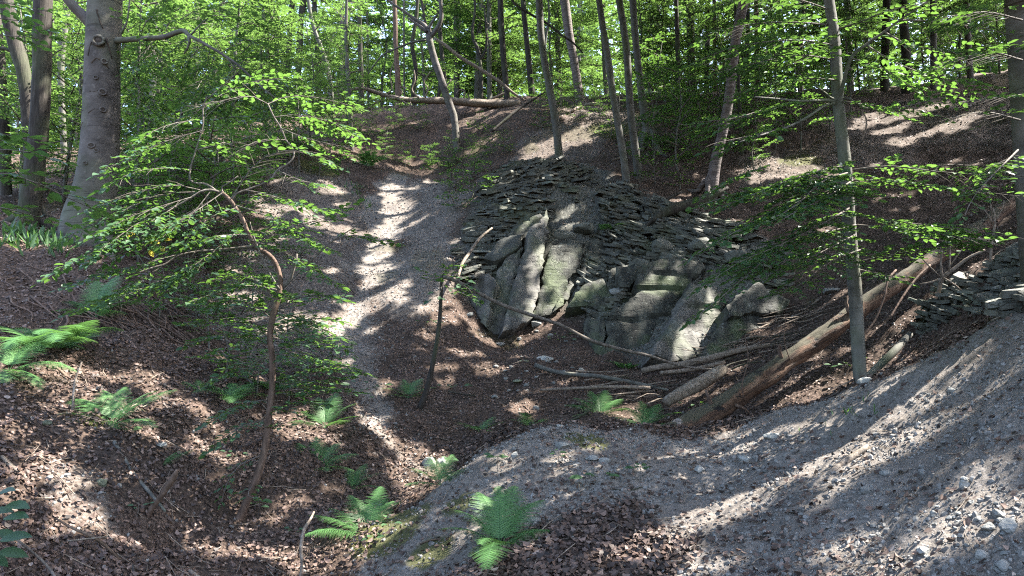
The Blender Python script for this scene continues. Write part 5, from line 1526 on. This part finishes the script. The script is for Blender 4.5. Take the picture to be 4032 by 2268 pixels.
for i, (px, py, lab) in enumerate([(325,385,'leafy seedling beside the track left of the leaning pole'),(300,372,'bright seedling above the sunlit fern'),(318,400,'low seedling under the sunlit fern'),(345,388,'wide low seedling at the track edge'),(355,405,'dark low seedling between sunlit fern and track'),(383,395,'seedling left of the pole fern'),(430,330,'small seedling above the leaning pole'),(455,395,'sparse seedling right of the leaning pole foot'),(848,375,'low green plant behind the slender mound beech'),(560,345,'tiny seedling on the scree below the pale slab'),(700,415,'small plant by the fallen log foot')]):
    seedling(px, py, lab, 9, .10, name='leafy_seedling', h=.18, spread=.26, q='mid')

# ------------------------------------------------------------------ logs, poles, sticks
def pole(name, label, path, d, bark, cat='log', n=8, rough=.08, group=None, rs=5, step=.08, onto=False):
    p, r = px_path(path, d)
    base = p[0].copy(); t = thing(name, base, label, cat, group)
    m = MB(); smooth_tube(m, p - base, r, n, step, rough, len(path) * 3 + int(path[0][0]), rs); m.obj('trunk' if cat != 'stick' else 'stem', M[bark], t)
    return t, base
def twigs_on(t, base, lst, bark='dead_wood', name='twig'):
    for path, d in lst:
        p, r = px_path(path, d); m = MB(); smooth_tube(m, p - base, r, 5, .08, .08, int(path[0][0]), 6); m.obj(name, M[bark], t)

a0 = H1(668, 436); 
lg, lgb = pole('fallen_log', 'big rotten reddish log slanting down across the right of the hollow', [(662,437,23),(690,425,22),(722,406,22),(760,380,20),(800,353,19),(838,325,18),(880,295,17),(920,268,16),(955,244,15),(985,224,14),(1020,198,13),(1060,170,12)], [10.2,10.4,10.6,10.8,11.0,11.2,11.5,11.9,12.3,12.8,13.3,13.9], 'rot_log', 'log', 26, .2, rs=3.2, step=.07)
twigs_on(lg, lgb, [([(712,408,5),(708,396,4),(706,390,2.5)], 10.5), ([(783,362,5),(779,350,4),(780,344,2)], 10.85), ([(850,315,4.5),(846,303,3.5),(848,296,2)], 11.15), ([(735,405,4),(745,409,3),(750,414,1.5)], 10.5), ([(668,440,7),(655,446,4),(640,447,1)], 10.15), ([(672,432,5),(656,434,3),(645,437,1)], 10.2), ([(745,400,1.6),(742,385,1.3),(748,360,1.1),(745,335,.9)], 10.5), ([(690,420,1.4),(700,430,1),(702,438,.8)], 10.1), ([(790,360,1.2),(784,340,1),(786,315,.8)], 10.8)], 'brown_bark')

pl, plb = pole('leaning_pole', 'thin dark upright pole leaning in the hollow left of the crag', [(420,408,6.4),(426,392,5.4),(432,368,4.8),(437,340,4.4),(440,315,4),(441,295,3.6),(442,275,3)], [11.4,11.45,11.5,11.55,11.6], 'rough_bark', 'pole')
ar, arb = pole('fallen_branch', 'long thin dark branch arching down from the pole top to the twig pile', [(440,276,3.2),(456,281,4),(475,291,4),(498,303,3.8),(525,313,3.7),(560,325,3.5),(590,340,3.4),(620,349,3.2),(650,356,3),(678,365,2.6),(705,369,2.2),(730,369,1.6),(760,366,1.2)], [11.6,11.7,11.8,12,12.2,12.4,12.6], 'twig', 'branch')
BO = []
for q in [((441,280,11.5),(452,274,11.4),(468,280,11.3)), ((443,285,11.5),(435,278,11.4),(424,272,11.4)), ((450,283,11.5),(460,292,11.3),(472,298,11.2)), ((441,276,11.6),(450,268,11.5),(460,266,11.5)), ((443,282,11.5),(440,292,11.3),(432,298,11.2)), ((455,282,11.5),(468,288,11.3),(476,300,11.2))]:
    BO.append(px_bough(q, .004, size=.10, twig=.22, q='mid', step=.07, tint=.3))
foliage_on(pl, plb, BO)

dt, dtb = pole('fallen_log', 'dead grey trunk with curling branches lying along the ridge', [(520,104,8),(500,104,8.5),(475,103,8.5),(450,101,7.5),(430,100.5,7),(410,100,6),(393,97.5,5),(375,92,4),(363,88.5,3.4),(350,90,2.8),(338,95,2)], [29.3,29.2,29,28.8,28.5,28.2,28,27.8,27.5,27.3,27], 'dead_wood', 'log', 10, .12, step=.15)
twigs_on(dt, dtb, [([(339,94,1.6),(337,82,1.5),(344,75,1.4),(352,72,1.3),(362,70.5,1.1)], 27.2), ([(360,90,1.4),(363,78,1.2),(362,66,.8)], 27.4), ([(336,93,1.4),(330,84,1.2),(327,65,1.1),(330,45,1),(339,25,.9),(343,15,.8)], 27.2),
  ([(395,98,3),(385,100,2.6),(376,102,2.4),(370,108,1.8),(360,110,1.4)], 27.8), ([(388,94,2),(392,88,1.5),(390,75,1.2),(394,62,.9)], 27.9), ([(398,99,1.6),(408,104,1.4),(420,110,1)], 27.9), ([(400,96,1.6),(402,91,1.3),(399,87,1.1),(407,88,.9)], 28),
  ([(419,98,2),(412,90,1.6),(415,80,1.3),(414,70,1)], 28.2), ([(425,98,1.6),(428,88,1.3),(424,82,1),(430,72,.9)], 28.3), ([(450,97,2),(446,88,1.6),(451,80,1.3)], 28.7), ([(463,100,1.8),(465,92,1.4),(459,90,1.1),(456,95,.9)], 28.9), ([(470,101,1.8),(468,94,1.3)], 29), ([(375,98,1.2),(380,108,1),(384,112,.7)], 27.7), ([(410,102,1.2),(413,110,1),(410,115,.7)], 28.1)])
pole('leaning_pole', 'bare dead pole propped diagonally from the forked tree down to the ridge', [(434,38,2.4),(445,45,3.4),(460,57,3.6),(475,66,3.6),(488,74,3.4),(500,82,3.2),(512,92,2.6),(524,100,2.2)], 28, 'dead_wood', 'pole')
pole('leaning_pole', 'dark dead pole lying up the sunlit bank of the ridge', [(492,131,2.6),(503,122,3),(515,112,2.8),(528,103,2.4),(545,92,1.8)], [26,26.5,27], 'rough_bark', 'pole')
pole('leaning_pole', 'long slanting dark bough crossing the upper middle of the wood', [(506,-10,3),(515,4,2.6),(530,14,2.6),(545,22,2.4),(560,34,2.2),(572,42,2),(583,53,1.4)], 24, 'rough_bark', 'pole')
pole('leaning_pole', 'short pale pole lying low behind the fallen trunk', [(487,101,2.4),(496,97,2.2),(505,93,1.8)], 29.5, 'dead_wood', 'pole')

HL = [
 ('mossy greenish log lying across the hollow below the crag', [(535,365,4.4),(552,371,4.6),(570,374,4.4),(595,376,4.2),(620,380,4),(645,385,3.6),(668,390,2.6)], [13.2,13.0,12.7,12.4,12.2], 'grey_bark'),
 ('thin grey log just in front of the mossy log', [(540,390,2.2),(560,389,2.8),(585,388,3.2),(608,387,3),(630,387,3.4),(650,388,3.8)], [12.4,12.2,12.1], 'dead_wood'),
 ('short thick broken log propped below the pale lit slab', [(666,402,10),(680,394,13),(700,383,14),(716,374,13),(724,369,10)], [11.4,11.7,12.0], 'dead_wood'),
 ('dark weathered log lying against the foot of the right crag', [(642,371,5.5),(660,367,6),(685,364,6.5),(715,357,6.5),(745,349,5.5),(770,345,4)], [13.3,13.2,13.2], 'dead_wood'),
 ('thin pale log under the weathered log', [(660,373,4),(690,370,4.2),(725,362,3.6)], [12.9,12.9], 'dead_wood'),
 ('grey round branch beside the slender mound beech', [(862,382,7),(878,367,8),(895,350,7.5),(910,334,6)], [9.6,10,10.5], 'grey_bark'),
 ('mossy fallen stem sloping over the right half of the crag', [(646,226,3),(660,215,8),(676,208,11),(695,203,10),(712,196,7),(728,188,4)], [17.4,17.7,18], 'rough_bark'),
 ('thin crooked stem lying down the left side of the crag', [(458,278,2.6),(462,264,3.2),(470,252,3.2),(480,238,2.6),(492,228,1.8)], [15.4,16.2,16.8], 'dead_wood'),
 ('dark bough stretched along the slope above the right half of the crag', [(640,222,2.4),(655,208,3.4),(668,199,3.4),(682,192,2.6)], [18.2,18.6], 'rough_bark'),
 ('curved root-like branch on the brown slope above the crag rim', [(612,160,1.4),(620,158,2),(626,153,2),(634,150,1.6),(640,143,1.2)], [22.5,22.8], 'dead_wood'),
 ('short brown branch behind the rim of the knoll', [(566,160,2),(574,165,2.4),(584,170,2)], [20.8], 'brown_bark'),
]
for lab, path, d, bark in HL:
    pole('fallen_log', lab, path, d, bark, 'log', 10, .12)
ST = [
 ('broken brown stick standing upright on the lower left slope', [(146,522,5),(151,510,5.5),(160,498,6),(168,486,6.5),(175,475,6),(177,470,3)], [7.0,6.95,6.9], 'brown_bark'),
 ('long mossy dead branch lying down the left slope toward the broken stick', [(115,430,4),(124,444,4),(132,458,3.6),(142,470,3.4),(155,485,3.6),(166,498,2.4)], [7.6,7.4,7.2,7.0], 'grey_bark'),
 ('bent thin branch at the bottom left beside the big leaves', [(20,503,2.2),(38,518,2.4),(50,530,2.6),(58,542,3),(60,560,3.4),(62,580,4)], [5.4,5.5,5.4,5.2], 'twig'),
 ('pale upright dead branch in the gully left of the sapling foot', [(300,578,2.4),(302,562,3),(301,548,3.6),(304,530,3.6),(310,520,2.6),(314,512,1.8)], [6.9,7.1,7.4], 'dead_wood'),
 ('brown branch on the sunlit patch of the lower left slope', [(58,486,2),(75,496,2.6),(92,503,3),(108,514,3),(122,528,2.6)], [6.1,6.1,6.2], 'brown_bark'),
 ('straight twig crossing the sunlit patch at lower left', [(70,508,1.6),(90,506,1.8),(110,504,1.2)], [6.0,6.1], 'dead_wood'),
 ('dark old branch at the bottom edge of the left slope', [(92,562,4),(104,566,5),(116,568,5),(122,572,3)], [5.6,5.7], 'rough_bark'),
 ('flat grey plank of broken wood in the lit leaf litter of the gully', [(190,552,4),(202,562,6),(214,572,7),(222,580,6)], [6.6,6.5], 'dead_wood'),
 ('short black stick in the leaves near the bottom left', [(134,545,2.6),(136,558,3),(137,570,2.6)], [6.0,5.9], 'rough_bark'),
 ('thick stick at the upper edge of the left slope', [(3,445,4),(12,455,5),(22,462,4.6),(28,468,3)], [6.6,6.5], 'dead_wood'),
 ('short root stub poking out below the drooping ferns', [(58,345,2),(66,352,3.4),(74,360,3)], [8.6], 'brown_bark'),
 ('pale thin stalk beside the wide dark fern', [(73,410,3),(74,392,2.6),(76,378,2.2),(82,362,1.4)], [7.8,8], 'dead_wood'),
 ('dead twig at the bottom of the right foreground gravel', [(775,573,4),(786,572,3.6),(800,575,4),(812,577,3)], [5.1], 'dead_wood'),
 ('weathered root half buried in the right foreground gravel', [(905,545,8),(892,556,11),(880,568,11),(872,580,9)], [4.75,4.6], 'dead_wood'),
 ('dark half buried root on the bare grey slope', [(868,440,6),(850,452,8),(838,460,7),(828,468,4)], [6.9,6.75], 'dead_wood'),
 ('thin straight twig on the grey slope', [(845,466,1.4),(858,455,1.6),(866,450,1)], [6.7], 'dead_wood'),
 ('twig lying on the mound right of the fern', [(612,476,1.4),(628,478,1.8),(642,474,1.2)], [7.5], 'rough_bark'),
 ('short stick left on the mound flank', [(420,536,1.6),(430,532,2),(440,531,1.4)], [7.2], 'brown_bark'),
 ('branch on the gully bank pointing at the grey stones', [(395,446,2),(402,455,2.4),(410,462,2)], [9.8], 'brown_bark'),
 ('thin twig across the leaves right of the leaning pole', [(448,375,1.2),(462,378,1.6),(476,380,1.2)], [12.1], 'rough_bark'),
 ('long twig at the lower edge of the hollow', [(510,424,1.4),(530,424,2),(552,420,2),(575,410,2.2),(590,402,2)], [10.9,11.2], 'rough_bark'),
 ('pale stick lying on the rim by the right shale ledge', [(890,352,2),(905,348,2.6),(925,344,2)], [8.9,8.7], 'dead_wood'),
 ('orange-brown bent branch hanging below the right shale ledge', [(862,338,1.6),(875,320,2),(884,298,2),(888,280,2.2),(896,270,2)], [10.4,10.8], 'brown_bark'),
 ('second orange-brown branch beside the right shale ledge', [(890,318,1.6),(902,298,2),(915,280,2.2),(930,265,2.4)], [10.6,11], 'brown_bark'),
 ('white forked twig standing on the upper right slope', [(862,140,1.4),(866,128,1.6),(866,118,1.5),(862,112,1.2)], [13.5], 'dead_wood'),
 ('dead stick lying on the upper right slope', [(818,130,1.2),(835,138,1.4),(848,142,1)], [20], 'dead_wood'),
]
for lab, path, d, bark in ST:
    t, b_ = pole('fallen_stick', lab, path, d, bark, 'stick', 7, .12, step=.05)
    o = [c for c in t.children][0]
    # lay it on the ground: keep its shape, move along the line of sight is avoided - drop to the soil instead
    vv = np.array([v.co[:] for v in o.data.vertices]) + b_
    if 'upright' not in lab and 'stalk' not in lab and 'standing' not in lab and 'hanging' not in lab and 'beside the right' not in lab:
        g = ground_z(vv[:, 0], vv[:, 1]); mid = vv.mean(0)
        off = np.median(vv[:, 2] - g)
        t.location[2] += float(np.clip(.012 - off, -.25, .25))

# dead bleached sapling beside the right shale ledge
ds, dsb = pole('dead_sapling', 'bleached leafless sapling with forked twigs standing by the right shale ledge', [(938,296,4),(940,285,4),(942,278,4.4),(955,268,3.6),(968,258,3),(985,250,2.4)], [10.7,10.6,10.5], 'dead_wood', 'branch')
twigs_on(ds, dsb, [([(942,278,3),(941,262,2),(943,240,1.8),(944,235,1.2)], 10.5), ([(949,272,2),(950,258,1.6),(950,240,1.2)], 10.5), ([(950,266,1.6),(960,252,1.2),(968,244,.8)], 10.5), ([(942,278,2.4),(932,282,2),(920,284,1.4)], 10.5), ([(944,278,2),(955,285,1.6),(962,291,1.2)], 10.5), ([(941,277,1.6),(925,262,1.2),(918,252,.8)], 10.5),
   ([(990,262,3),(992,240,2.6),(995,222,2.2),(993,208,1.4)], 10.3), ([(993,225,1.6),(985,210,1.2),(975,203,.8)], 10.3), ([(994,222,1.4),(1003,208,1.1),(1004,200,.8)], 10.3), ([(992,215,1.2),(990,200,1),(988,192,.7)], 10.3)])

# twig pile below the right crag and scattered twigs
def twig_pile(label, box, n, d0, name='twig_pile', seed=0):
    rs = np.random.default_rng(seed)
    c = H1((box[0] + box[2]) / 2, (box[1] + box[3]) / 2)
    t = thing(name, c, label, 'twigs')
    for k in range(n):
        px, py = rs.uniform(box[0], box[2]), rs.uniform(box[1], box[3])
        w = H1(px, py); a = rs.uniform(-.5, .5) + (math.pi if rs.random() < .5 else 0); L = rs.uniform(.3, 1.1)
        dv = np.array([math.cos(a), math.sin(a), rs.uniform(-.05, .3)])
        p = np.array([w - dv * L * .5, w + [0, 0, .06] + rs.normal(0, .04, 3), w + dv * L * .5 + rs.normal(0, .05, 3)])
        p[:, 2] = np.maximum(p[:, 2], gbase(p[:, 0], p[:, 1]) + .02) + rs.uniform(0, .12)
        m = MB(); smooth_tube(m, p - c, np.array([.012, .009, .004]) * rs.uniform(.6, 1.6), 5, .1, .1, k); m.obj('twig', M['dead_wood' if k % 3 else 'rough_bark'], t)
twig_pile('tangle of dead twigs at the foot of the right crag', (695, 338, 800, 372), 44, 13, seed=1)
twig_pile('scattered dead twigs around the mossy log in the hollow', (590, 378, 690, 412), 26, 12, seed=2)
twig_pile('loose brushwood between the crag and the large fallen log', (745, 315, 830, 350), 30, 12, seed=3)

mb = MB(); x, y = scatter(2600, 4.2, 30)
dirt, rock, mound, tr = zones(x, y); k = rng.random(len(x)) < (1 - .8 * dirt) * (1 - .7 * rock); x, y = x[k], y[k]
for xi, yi in zip(x, y):
    L = rng.uniform(.08, .38); a = rng.uniform(0, 6.28); q = np.array([[xi + math.cos(a) * L * f, yi + math.sin(a) * L * f] for f in (-.5, 0, .5)]) + rng.normal(0, .012, (3, 2))
    z = gbase(q[:, 0], q[:, 1]) + rng.uniform(.005, .05)
    z = z + (float(ground_z(np.array([xi]), np.array([yi]))[0]) - float(gbase(xi, yi)))
    V, F = tube(np.column_stack([q, z]), np.array([.0045, .004, .002]) * rng.uniform(.6, 1.5), 4, cap=False); mb.add(V, F, rng.random())
tag(mb.obj('twig_litter', M['dead_wood']), kind='stuff')

# exposed roots of the left bank
mb = MB()
for k in range(60):
    px, py = rng.uniform(0, 175), 0
    py = 262 + .22 * px + rng.uniform(0, 40)
    w = H1(px, py); a = rng.uniform(-.9, .2); L = rng.uniform(.3, .9)
    q = np.array([[w[0] + math.cos(a) * L * f, w[1] + math.sin(a) * L * f] for f in (0, .35, .7, 1)]) + rng.normal(0, .04, (4, 2))
    z = gbase(q[:, 0], q[:, 1]) + rng.uniform(.01, .06) 
    smooth_tube(mb, np.column_stack([q, z]), np.array([.012, .01, .008, .003]) * rng.uniform(.6, 1.6), 5, .1, .1, k)
tag(mb.obj('bank_roots', M['brown_bark']), kind='stuff')

# grass tufts on the bank rim and moss
mb = MB()
for (px, py, n, s) in [(20,235,60,.3),(45,242,60,.28),(8,245,50,.3),(60,250,40,.25),(355,190,40,.2),(362,205,30,.18),(858,415,14,.12),(338,170,30,.3)]:
    w = H1(px, py); q = w + rng.normal(0, .18, (n, 3)) * [1, 1, 0]; q[:, 2] = gbase(q[:, 0], q[:, 1])
    leaves(mb, q, rng.normal(0, .5, (n, 3)) + [0, 0, 1], rng.normal(size=(n, 3)), rng.uniform(.5, 1, n) * s, 'pin', rng.random(n))
tag(mb.obj('grass', M['leaf']), kind='stuff')

# ------------------------------------------------------------------ stones
def stone(px, py, wpx, label=None, group=None, asp=(1, .8, .6), mat='stone', rnd=None, seed=0, rz=None, sink_=.3, parent=None, sub=3):
    w = H1(px, py); d = float(depth_of(w)); s = wpx / FPX * d / 2
    g = np.array([w[0], w[1] + s * .3, float(ground_z(np.array([w[0]]), np.array([w[1] + s * .3]))[0])])
    m = MB(); rock_mb(m, (0, 0, 0), (s * asp[0], s * asp[1], s * asp[2]), seed, sub, .26, rotm((0, 0, 1), rng.uniform(-.5, .5) if rz is None else rz), rnd)
    o = m.obj('stone', M[mat], None, smooth=False, origin=None); o.location = g + np.array([0, 0, s * asp[2] * (1 - 2 * sink_) * .9])
    return tag(o, label, 'stone', group)
SL = [
 (430,463,17,'round grey stone at the foot of the gully bank',(1,.9,.75),'stone',.6),(443,460,14,'pale stone leaning against the round grey stone',(1,.7,.6),'stone',.75),
 (377,514,11,'flat bluish stone on the mossy flank of the mound',(1,.7,.35),'stone',.8),(593,459,13,'left flat stone of the pair on the mound top',(1,.8,.5),'stone',.6),
 (604,462,14,'right angular stone of the pair on the mound top',(1,.8,.6),'stone',.55),(563,446,17,'broad pale stone by the moss on the mound crest',(1,.8,.45),'stone',.7),
 (773,434,22,'long flat pale stone on the crest right of the mound',(1,.5,.32),'stone',.8),(746,459,16,'grey-blue stone on the grey slope below the long flat stone',(1,.8,.6),'stone',.75),
 (700,469,10,'small square stone left of the grey-blue stone',(1,.9,.8),'stone',.7),(534,519,16,'half buried blue-grey stone right of the fern',(1,.7,.4),'stone',.55),
 (965,486,15,'upright oblong stone in the right foreground',(.6,.5,1.1),'stone',.75),(866,382,19,'white stone at the foot of the slender mound beech',(1,.8,.5),'stone',.95),
 (1002,297,20,'pale slab stone on the rim at far right',(1,.6,.4),'stone',.8),(952,388,9,'small stone on the grey slope near the right edge',(1,.8,.6),'stone',.7),
 (985,561,28,'large bluish boulder in the bottom right corner',(1,.65,.55),'stone',.75),(925,556,16,'tilted grey stone left of the corner boulder',(1,.7,.6),'stone',.65),
 (1012,531,22,'big rounded stone of the heap at the right edge',(1,.9,.8),'stone',.6),(990,526,15,'second rounded stone of the heap at the right edge',(1,.9,.8),'stone',.65),
 (1000,514,13,'upper bluish stone of the heap at the right edge',(1,.9,.8),'stone',.55),(1006,570,19,'angular stone cut by the bottom edge at right',(1,.8,.7),'stone',.7),
 (886,474,13,'grey angular stone in the middle of the right gravel',(1,.8,.5),'stone',.65),(868,492,15,'dark lump of shale in the right gravel',(1,.8,.6),'stone',.35),
 (832,298,18,'teal-grey flat stone on the leafy slope right of the crag',(1,.9,.45),'stone',.55),(524,372,10,'greenish flat stone in the hollow',(1,.8,.35),'mossy_stone',.8),
 (561,373,11,'flat pale stone near the mossy log',(1,.8,.35),'stone',.8),(546,364,18,'sunlit broken slab stone under the mossy log',(1,.7,.4),'stone',1.0),
 (536,411,9,'bluish stone in the leaves behind the mound crest',(1,.9,.6),'stone',.7),(518,385,11,'half buried greenish stone left of the mossy log',(1,.8,.4),'mossy_stone',.9),
 (495,396,8,'small stone in the leaves of the hollow',(1,.8,.6),'stone',.6),(470,318,9,'pale chip stone on the scree left of the crag',(1,.8,.5),'stone',.9),
 (515,458,11,'upright pale chip at the mound top behind the seedling',(.7,.6,.9),'stone',.8),(475,500,10,'brown clod on the flank of the mound',(1,.8,.6),'mossy_stone',.3),
 (100,480,13,'mossy stone on the lower left slope',(1,.8,.7),'mossy_stone',.7),(42,425,14,'dark mossy block near the left edge',(1,.7,.5),'mossy_stone',.3),
 (28,420,10,'small stone beside the dark mossy block',(1,.8,.6),'stone',.4),(160,455,12,'pale stone among the leaves of the left slope',(1,.8,.5),'stone',.5),
 (560,428,9,'little stone on the mound crest above the moss',(1,.8,.5),'stone',.7),(690,425,8,'pale stone at the log end',(1,.8,.5),'stone',.8),
 (535,328,13,'pale block at the foot of the leaning slab',(1,.8,.6),'stone',.7),(500,345,10,'flat scree stone below the leaning slab',(1,.8,.4),'stone',.8),
]
for i, (px, py, w, lab, asp, mat, rn) in enumerate(SL):
    stone(px, py, w, lab, None, asp, mat, rn, 300 + i)
for i in range(110):
    if i < 46: px, py, w = rng.uniform(925, 1024), rng.uniform(500, 576), rng.uniform(3.5, 9)
    elif i < 80: px, py, w = rng.uniform(700, 1020), rng.uniform(440, 576), rng.uniform(3.5, 8)
    else: px, py, w = rng.uniform(490, 600), rng.uniform(325, 395), rng.uniform(3, 7)
    lab = ['small stone in the rubble heap at the bottom right corner', 'small stone strewn over the bare grey slope', 'shale fragment among the leaves below the crag'][0 if i < 46 else 1 if i < 80 else 2]
    stone(px, py, w, lab, ['rubble stones at the bottom right', 'stones on the grey slope', 'fragments below the crag'][0 if i < 46 else 1 if i < 80 else 2], (1, rng.uniform(.6, .9), rng.uniform(.4, .8)), 'stone', rng.uniform(.15, .7), 500 + i, sub=2)
